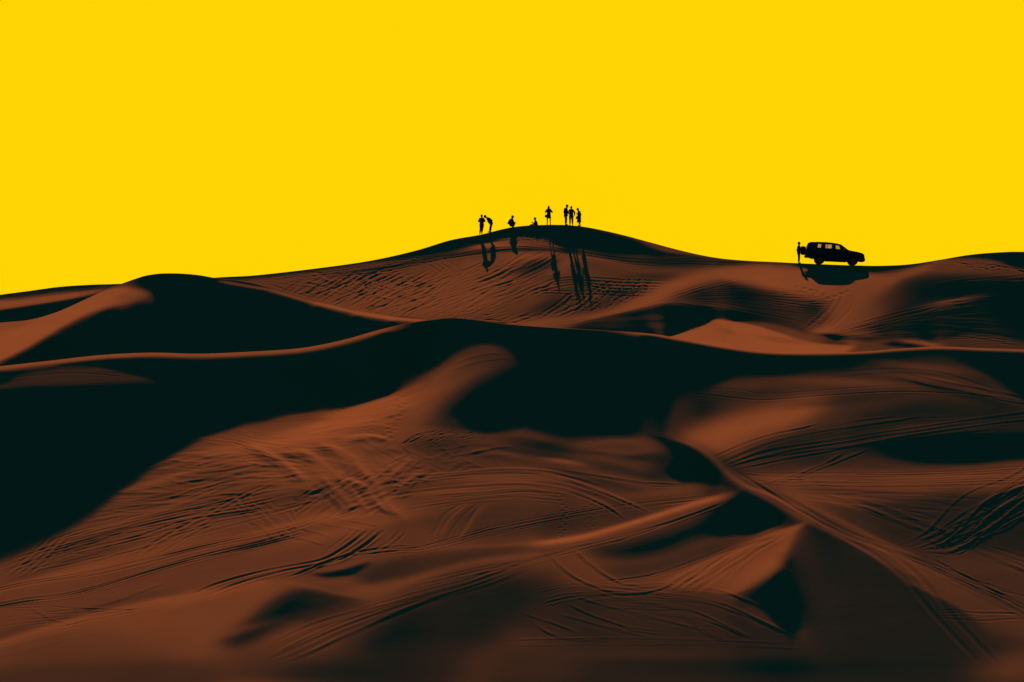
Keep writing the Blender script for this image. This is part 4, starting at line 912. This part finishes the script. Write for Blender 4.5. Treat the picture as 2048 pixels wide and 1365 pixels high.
def half(x, z):
    """half width of the body at height z, station x"""
    w = np.interp(z, [.3, .5, .8, 1.15, 1.42], [.895, .93, .94, .935, .895])
    return float(w*np.interp(x, [-1.22, -1.05, -.7, 3.2, 3.6, 3.80, 3.89], [.86, .955, 1., 1., .965, .90, .80]))
TOPX = [(-1.22, 1.10), (-1.19, 1.36), (-1.12, 1.41), (-.6, 1.42), (.5, 1.41), (1.5, 1.38), (2.46, 1.335), (2.62, 1.29), (3.0, 1.235), (3.40, 1.17), (3.68, 1.10), (3.83, .99), (3.89, .82)]
BOTX = [(-1.22, .74), (-1.02, .58), (-.62, .46), (.56, .36), (2.36, .33), (3.45, .36), (3.72, .33), (3.84, .42), (3.89, .60)]
def zbot(x):
    z = np.interp(x, *zip(*BOTX))
    for ax in (0, 2.9):
        if abs(x-ax) < .50: z = max(z, .42+math.sqrt(.25-(x-ax)**2))
    return float(z)
xs = sorted(set([round(v, 3) for v in np.arange(-1.22, 3.89, .05)]+[3.89]+[ax+s*d for ax in (0, 2.9) for s in (-1, 1) for d in (.499, .48, .45)]))
bm = bmesh.new(); secs = []
for x in xs:
    zb_, zt_ = zbot(x), float(np.interp(x, *zip(*TOPX))); NR = 9; ring = []
    zz = [zb_+(zt_-zb_)*k/(NR-1) for k in range(NR)]
    for z in zz: ring.append(bm.verts.new((x, -half(x, z), z)))
    wt = half(x, zt_)
    for q in (-.92, -.5, 0, .5, .92): ring.append(bm.verts.new((x, q*wt, zt_+.025*(1-q*q))))
    for z in zz[::-1]: ring.append(bm.verts.new((x, half(x, z), z)))
    wb = half(x, zb_)
    for q in (.5, 0, -.5): ring.append(bm.verts.new((x, q*wb, zb_)))
    secs.append(ring)
for A_, B_ in zip(secs, secs[1:]):
    n = len(A_)
    for i in range(n): bm.faces.new((A_[i], A_[(i+1) % n], B_[(i+1) % n], B_[i]))
bm.faces.new(secs[0]); bm.faces.new(secs[-1][::-1])
part('body', bm, M_PAINT)
roof = [(-.98, 1.83), (-.80, 1.935), (-.3, 1.965), (.45, 1.965), (1.0, 1.93), (1.45, 1.875), (1.80, 1.80), (1.86, 1.755), (1.4, 1.80), (.4, 1.875), (-.3, 1.875), (-.85, 1.84)]
part('roof', prism(roof, [-.78, -.70, 0, .70, .78], [.25, .02, -.05, .02, .25]), M_PAINT)
part('chassis', prism([(-.75, .95), (-.60, .50), (3.45, .45), (3.60, .95)], [-.62, .62]), M_TRIM)
def pillar(p0, p1, w0, w1):
    """slanted post from the belt line to the roof, on both sides; p = (x, z)"""
    for s in (-1, 1):
        bm = bmesh.new()
        q = [(p0[0]-w0/2, s*.905, p0[1]), (p0[0]+w0/2, s*.905, p0[1]), (p1[0]+w1/2, s*.755, p1[1]), (p1[0]-w1/2, s*.755, p1[1])]
        a = [bm.verts.new(v) for v in q]; b = [bm.verts.new((v[0], v[1]-s*.06, v[2])) for v in q]
        bm.faces.new(a); bm.faces.new(b[::-1])
        for i in range(4): bm.faces.new((a[i], b[i], b[(i+1) % 4], a[(i+1) % 4]))
        part('pillar', bm, M_PAINT)
ZB, ZT = 1.37, 1.86
pillar((-1.00, ZB+.02), (-.66, ZT+.02), .30, .62); pillar((-.52, ZB+.03), (-.28, ZT+.04), .50, .28); pillar((.30, ZB+.02), (.33, ZT+.05), .26, .26); pillar((1.25, ZB-.02), (1.22, ZT+.02), .22, .22); pillar((2.36, 1.31), (1.66, 1.80), .24, .24)
def plate(name, q, m=M_GLASS, th=.006):
    bm = bmesh.new(); a = [bm.verts.new(v) for v in q]; nrm = (Vector(q[1])-Vector(q[0])).cross(Vector(q[2])-Vector(q[0])).normalized()*th
    b = [bm.verts.new(Vector(v)+nrm) for v in q]; n = len(q)
    bm.faces.new(a); bm.faces.new(b[::-1])
    for i in range(n): bm.faces.new((a[i], b[i], b[(i+1) % n], a[(i+1) % n]))
    return part(name, bm, m)
def yb(z): return .885-(z-ZB)*(.15/.5)
def bar(q0, q1, r, name='window_frame', m=None, parent=car):
    return link(name, skin_mesh([(*q0, r), (*q1, r)], [(0, 1)], 0, 0), parent, m or M_TRIM)
for s in (-1, 1):
    for pts in ([(-.36, 1.42), (.17, 1.42), (.20, 1.86), (-.14, 1.86)], [(.43, 1.38), (1.14, 1.36), (1.11, 1.85), (.46, 1.87)], [(1.36, 1.33), (2.26, 1.30), (1.60, 1.79), (1.33, 1.82)]):
        plate('window', [(x, s*yb(z), z) for x, z in pts])
    # door frames round the glass
    for (a, b, c, d) in (((.43, 1.38), (1.14, 1.36), .05, 0), ((1.36, 1.33), (2.26, 1.30), .05, 0), ((-.40, 1.42), (.17, 1.42), .06, 0), ((.44, 1.84), (1.12, 1.82), .07, 0), ((1.32, 1.79), (1.66, 1.75), .07, 0), ((-.2, 1.84), (.2, 1.84), .06, 0)):
        bar((a[0], s*yb(a[1]), a[1]), (b[0], s*yb(b[1]), b[1]), c*.55)
    bar((.62, s*yb(1.38), 1.38), (.62, s*yb(1.85), 1.85), .016); bar((1.98, s*yb(1.31), 1.31), (1.86, s*yb(1.62), 1.62), .05)
    # doors with a handle each
    for k, (XL, XR, ZT_) in enumerate((([(.45, .62), (.8, .55), (1.1, .34), (1.36, .30)], [(.45, 1.21), (1.36, 1.22)], 1.36), ([(.45, 1.24), (1.33, 1.25)], [(.45, 2.24), (.8, 2.34), (1.15, 2.36), (1.33, 2.36)], 1.30))):
        bm = bmesh.new(); fr, bk = [], []
        for z in np.linspace(.45, ZT_, 9):
            xl, xr = float(np.interp(z, *zip(*XL))), float(np.interp(z, *zip(*XR)))
            fr.append([bm.verts.new((x, s*(half(x, z)+.009), z)) for x in (xl, xl+.02, xr-.02, xr)]); bk.append([bm.verts.new((x, s*(half(x, z)-.03), z)) for x in (xl, xr)])
        for i in range(8):
            for j in range(3): bm.faces.new((fr[i][j], fr[i][j+1], fr[i+1][j+1], fr[i+1][j]))
            bm.faces.new((bk[i][0], bk[i][1], bk[i+1][1], bk[i+1][0])); bm.faces.new((fr[i][0], bk[i][0], bk[i+1][0], fr[i+1][0])); bm.faces.new((fr[i][3], fr[i+1][3], bk[i+1][1], bk[i][1]))
        bm.faces.new((fr[0][0], fr[0][1], fr[0][2], fr[0][3], bk[0][1], bk[0][0])); bm.faces.new((fr[8][0], bk[8][0], bk[8][1], fr[8][3], fr[8][2], fr[8][1]))
        d = part('door', bm, M_PAINT); hx = .50 if k == 0 else 1.44
        bar((hx, s*(W+.03), 1.16), (hx+.18, s*(W+.03), 1.155), .016, 'handle', M_TRIM, d)
    m_ = link('side_mirror', skin_mesh([(2.16, s*.90, 1.36, .03), (2.14, s*1.0, 1.40, .05), (2.12, s*1.10, 1.43, .075)], [(0, 1), (1, 2)], 0, 1), car, M_TRIM)
    bar((.50, s*(W-.02), .34), (2.36, s*(W-.02), .32), .05, 'side_step')
    for (x0, z0, y0, m, nm) in ((3.80, .92, .66, M_LAMP, 'headlight'), (-1.20, 1.10, .80, M_RED, 'tail_light')):
        bm = bmesh.new(); bmesh.ops.create_uvsphere(bm, u_segments=14, v_segments=10, radius=1.)
        for v in bm.verts: v.co = Vector((v.co.x*.07+x0, v.co.y*.13+s*y0, v.co.z*(.09 if 'head' in nm else .16)+z0))
        part(nm, bm, m, sm=True)
plate('windscreen', [(2.46, -.80, 1.33), (2.46, .80, 1.33), (1.82, .68, 1.80), (1.82, -.68, 1.80)]); plate('rear_window', [(-1.17, -.78, 1.42), (-1.17, .78, 1.42), (-.94, .68, 1.84), (-.94, -.68, 1.84)])
bm = prism([(3.74, .34), (3.92, .40), (3.95, .62), (3.90, .68), (3.72, .66)], [-.90, -.8, 0, .8, .90], [.2, 0, -.1, 0, .2]); part('front_bumper', bm, M_TRIM)
bm = prism([(-1.27, .74), (-1.28, .60), (-1.14, .53), (-.95, .55), (-1.08, .74)], [-.90, -.8, 0, .8, .90], [.2, 0, -.1, 0, .2]); part('rear_bumper', bm, M_TRIM)
bm = prism([(3.885, .72), (3.90, .74), (3.86, .98), (3.84, .98)], [-.50, .50]); part('grille', bm, M_TRIM)
def lathe(prof, n=40):
    bm = bmesh.new(); rr = [[bm.verts.new((math.cos(2*math.pi*i/n)*r, y, math.sin(2*math.pi*i/n)*r)) for i in range(n)] for r, y in prof]; k = len(rr)
    for a in range(k):
        A, B = rr[a], rr[(a+1) % k]
        for i in range(n): bm.faces.new((A[i], A[(i+1) % n], B[(i+1) % n], B[i]))
    return bm
def wheel(name, x, y, z, rot=0., s=1):
    e = bpy.data.objects.new(name, None); col.objects.link(e); e.parent = car; e.location = (x, y, z); e.rotation_euler = (0, 0, rot)
    part('tyre', lathe([(.255, -.12), (.36, -.135), (.395, -.11), (.405, -.05), (.408, 0), (.405, .05), (.395, .11), (.36, .135), (.255, .12)]), M_TYRE, e, True)
    bm = lathe([(.26, -.10), (.25, -.04), (.10, -.06), (.05, -.09), (.01, -.09), (.01, .09), (.05, .06), (.25, .05), (.26, .10)])
    for i in range(6):
        r = bmesh.ops.create_cube(bm, size=1.)
        for v in r['verts']: v.co = Matrix.Rotation(i*math.pi/3, 3, 'Y') @ Vector((v.co.x*.17+.16, v.co.y*.16, v.co.z*.045))
    part('rim', bm, M_RIM, e, True); return e
for x in (0, 2.9):
    for s in (-1, 1): wheel('wheel', x, s*.80, .405)
sw = wheel('spare_wheel', -1.42, .12, 1.16, math.pi/2); sw.scale = (.95, 1.45, .95)
bar((-1.22, .12, 1.14), (-1.36, .12, 1.14), .08, 'wheel_carrier')
for x in (0, 2.9): bar((x, -.72, .40), (x, .72, .40), .05, 'axle')
for (x, y, w) in ((1.55, -.36, .48), (1.55, .36, .48), (.45, 0, 1.2)):
    e = bpy.data.objects.new('seat', None); col.objects.link(e); e.parent = car
    def cushion(nm, c, d):
        bm = bmesh.new(); bmesh.ops.create_cube(bm, size=1.)
        for v in bm.verts: v.co = Vector((v.co.x*d[0]+c[0]-(.10 if (v.co.z > 0 and nm != 'seat_cushion') else 0), v.co.y*d[1]+c[1], v.co.z*d[2]+c[2]))
        bmesh.ops.bevel(bm, geom=list(bm.edges), offset=.03, segments=2, affect='EDGES'); part(nm, bm, M_SEAT, e)
    cushion('seat_cushion', (x+.05, y, .86), (.5, w, .16)); cushion('seat_back', (x-.25, y, 1.12), (.14, w, .46))
    for yy in ((y,) if w < 1 else ()): cushion('head_rest', (x-.40, yy, 1.44), (.10, .24, .13))
part('dashboard', prism([(2.0, 1.0), (2.0, 1.26), (2.2, 1.32), (2.46, 1.30), (2.46, 1.0)], [-.75, .75]), M_TRIM)
sw_ = bpy.data.meshes.new('m'); bm = bmesh.new(); rings = []
for i in range(24):
    a = 2*math.pi*i/24; c = Vector((0, math.cos(a)*.19, math.sin(a)*.19)); rings.append([bm.verts.new(c*(1+.08*math.cos(b))+Vector((.015*math.sin(b), 0, 0))) for b in [2*math.pi*k/8 for k in range(8)]])
for i in range(24):
    for k in range(8): bm.faces.new((rings[i][k], rings[i][(k+1) % 8], rings[(i+1) % 24][(k+1) % 8], rings[(i+1) % 24][k]))
o = part('steering_wheel', bm, M_TRIM, sm=True); o.location = (1.95, .36, 1.24); o.rotation_euler = (0, .45, 0)
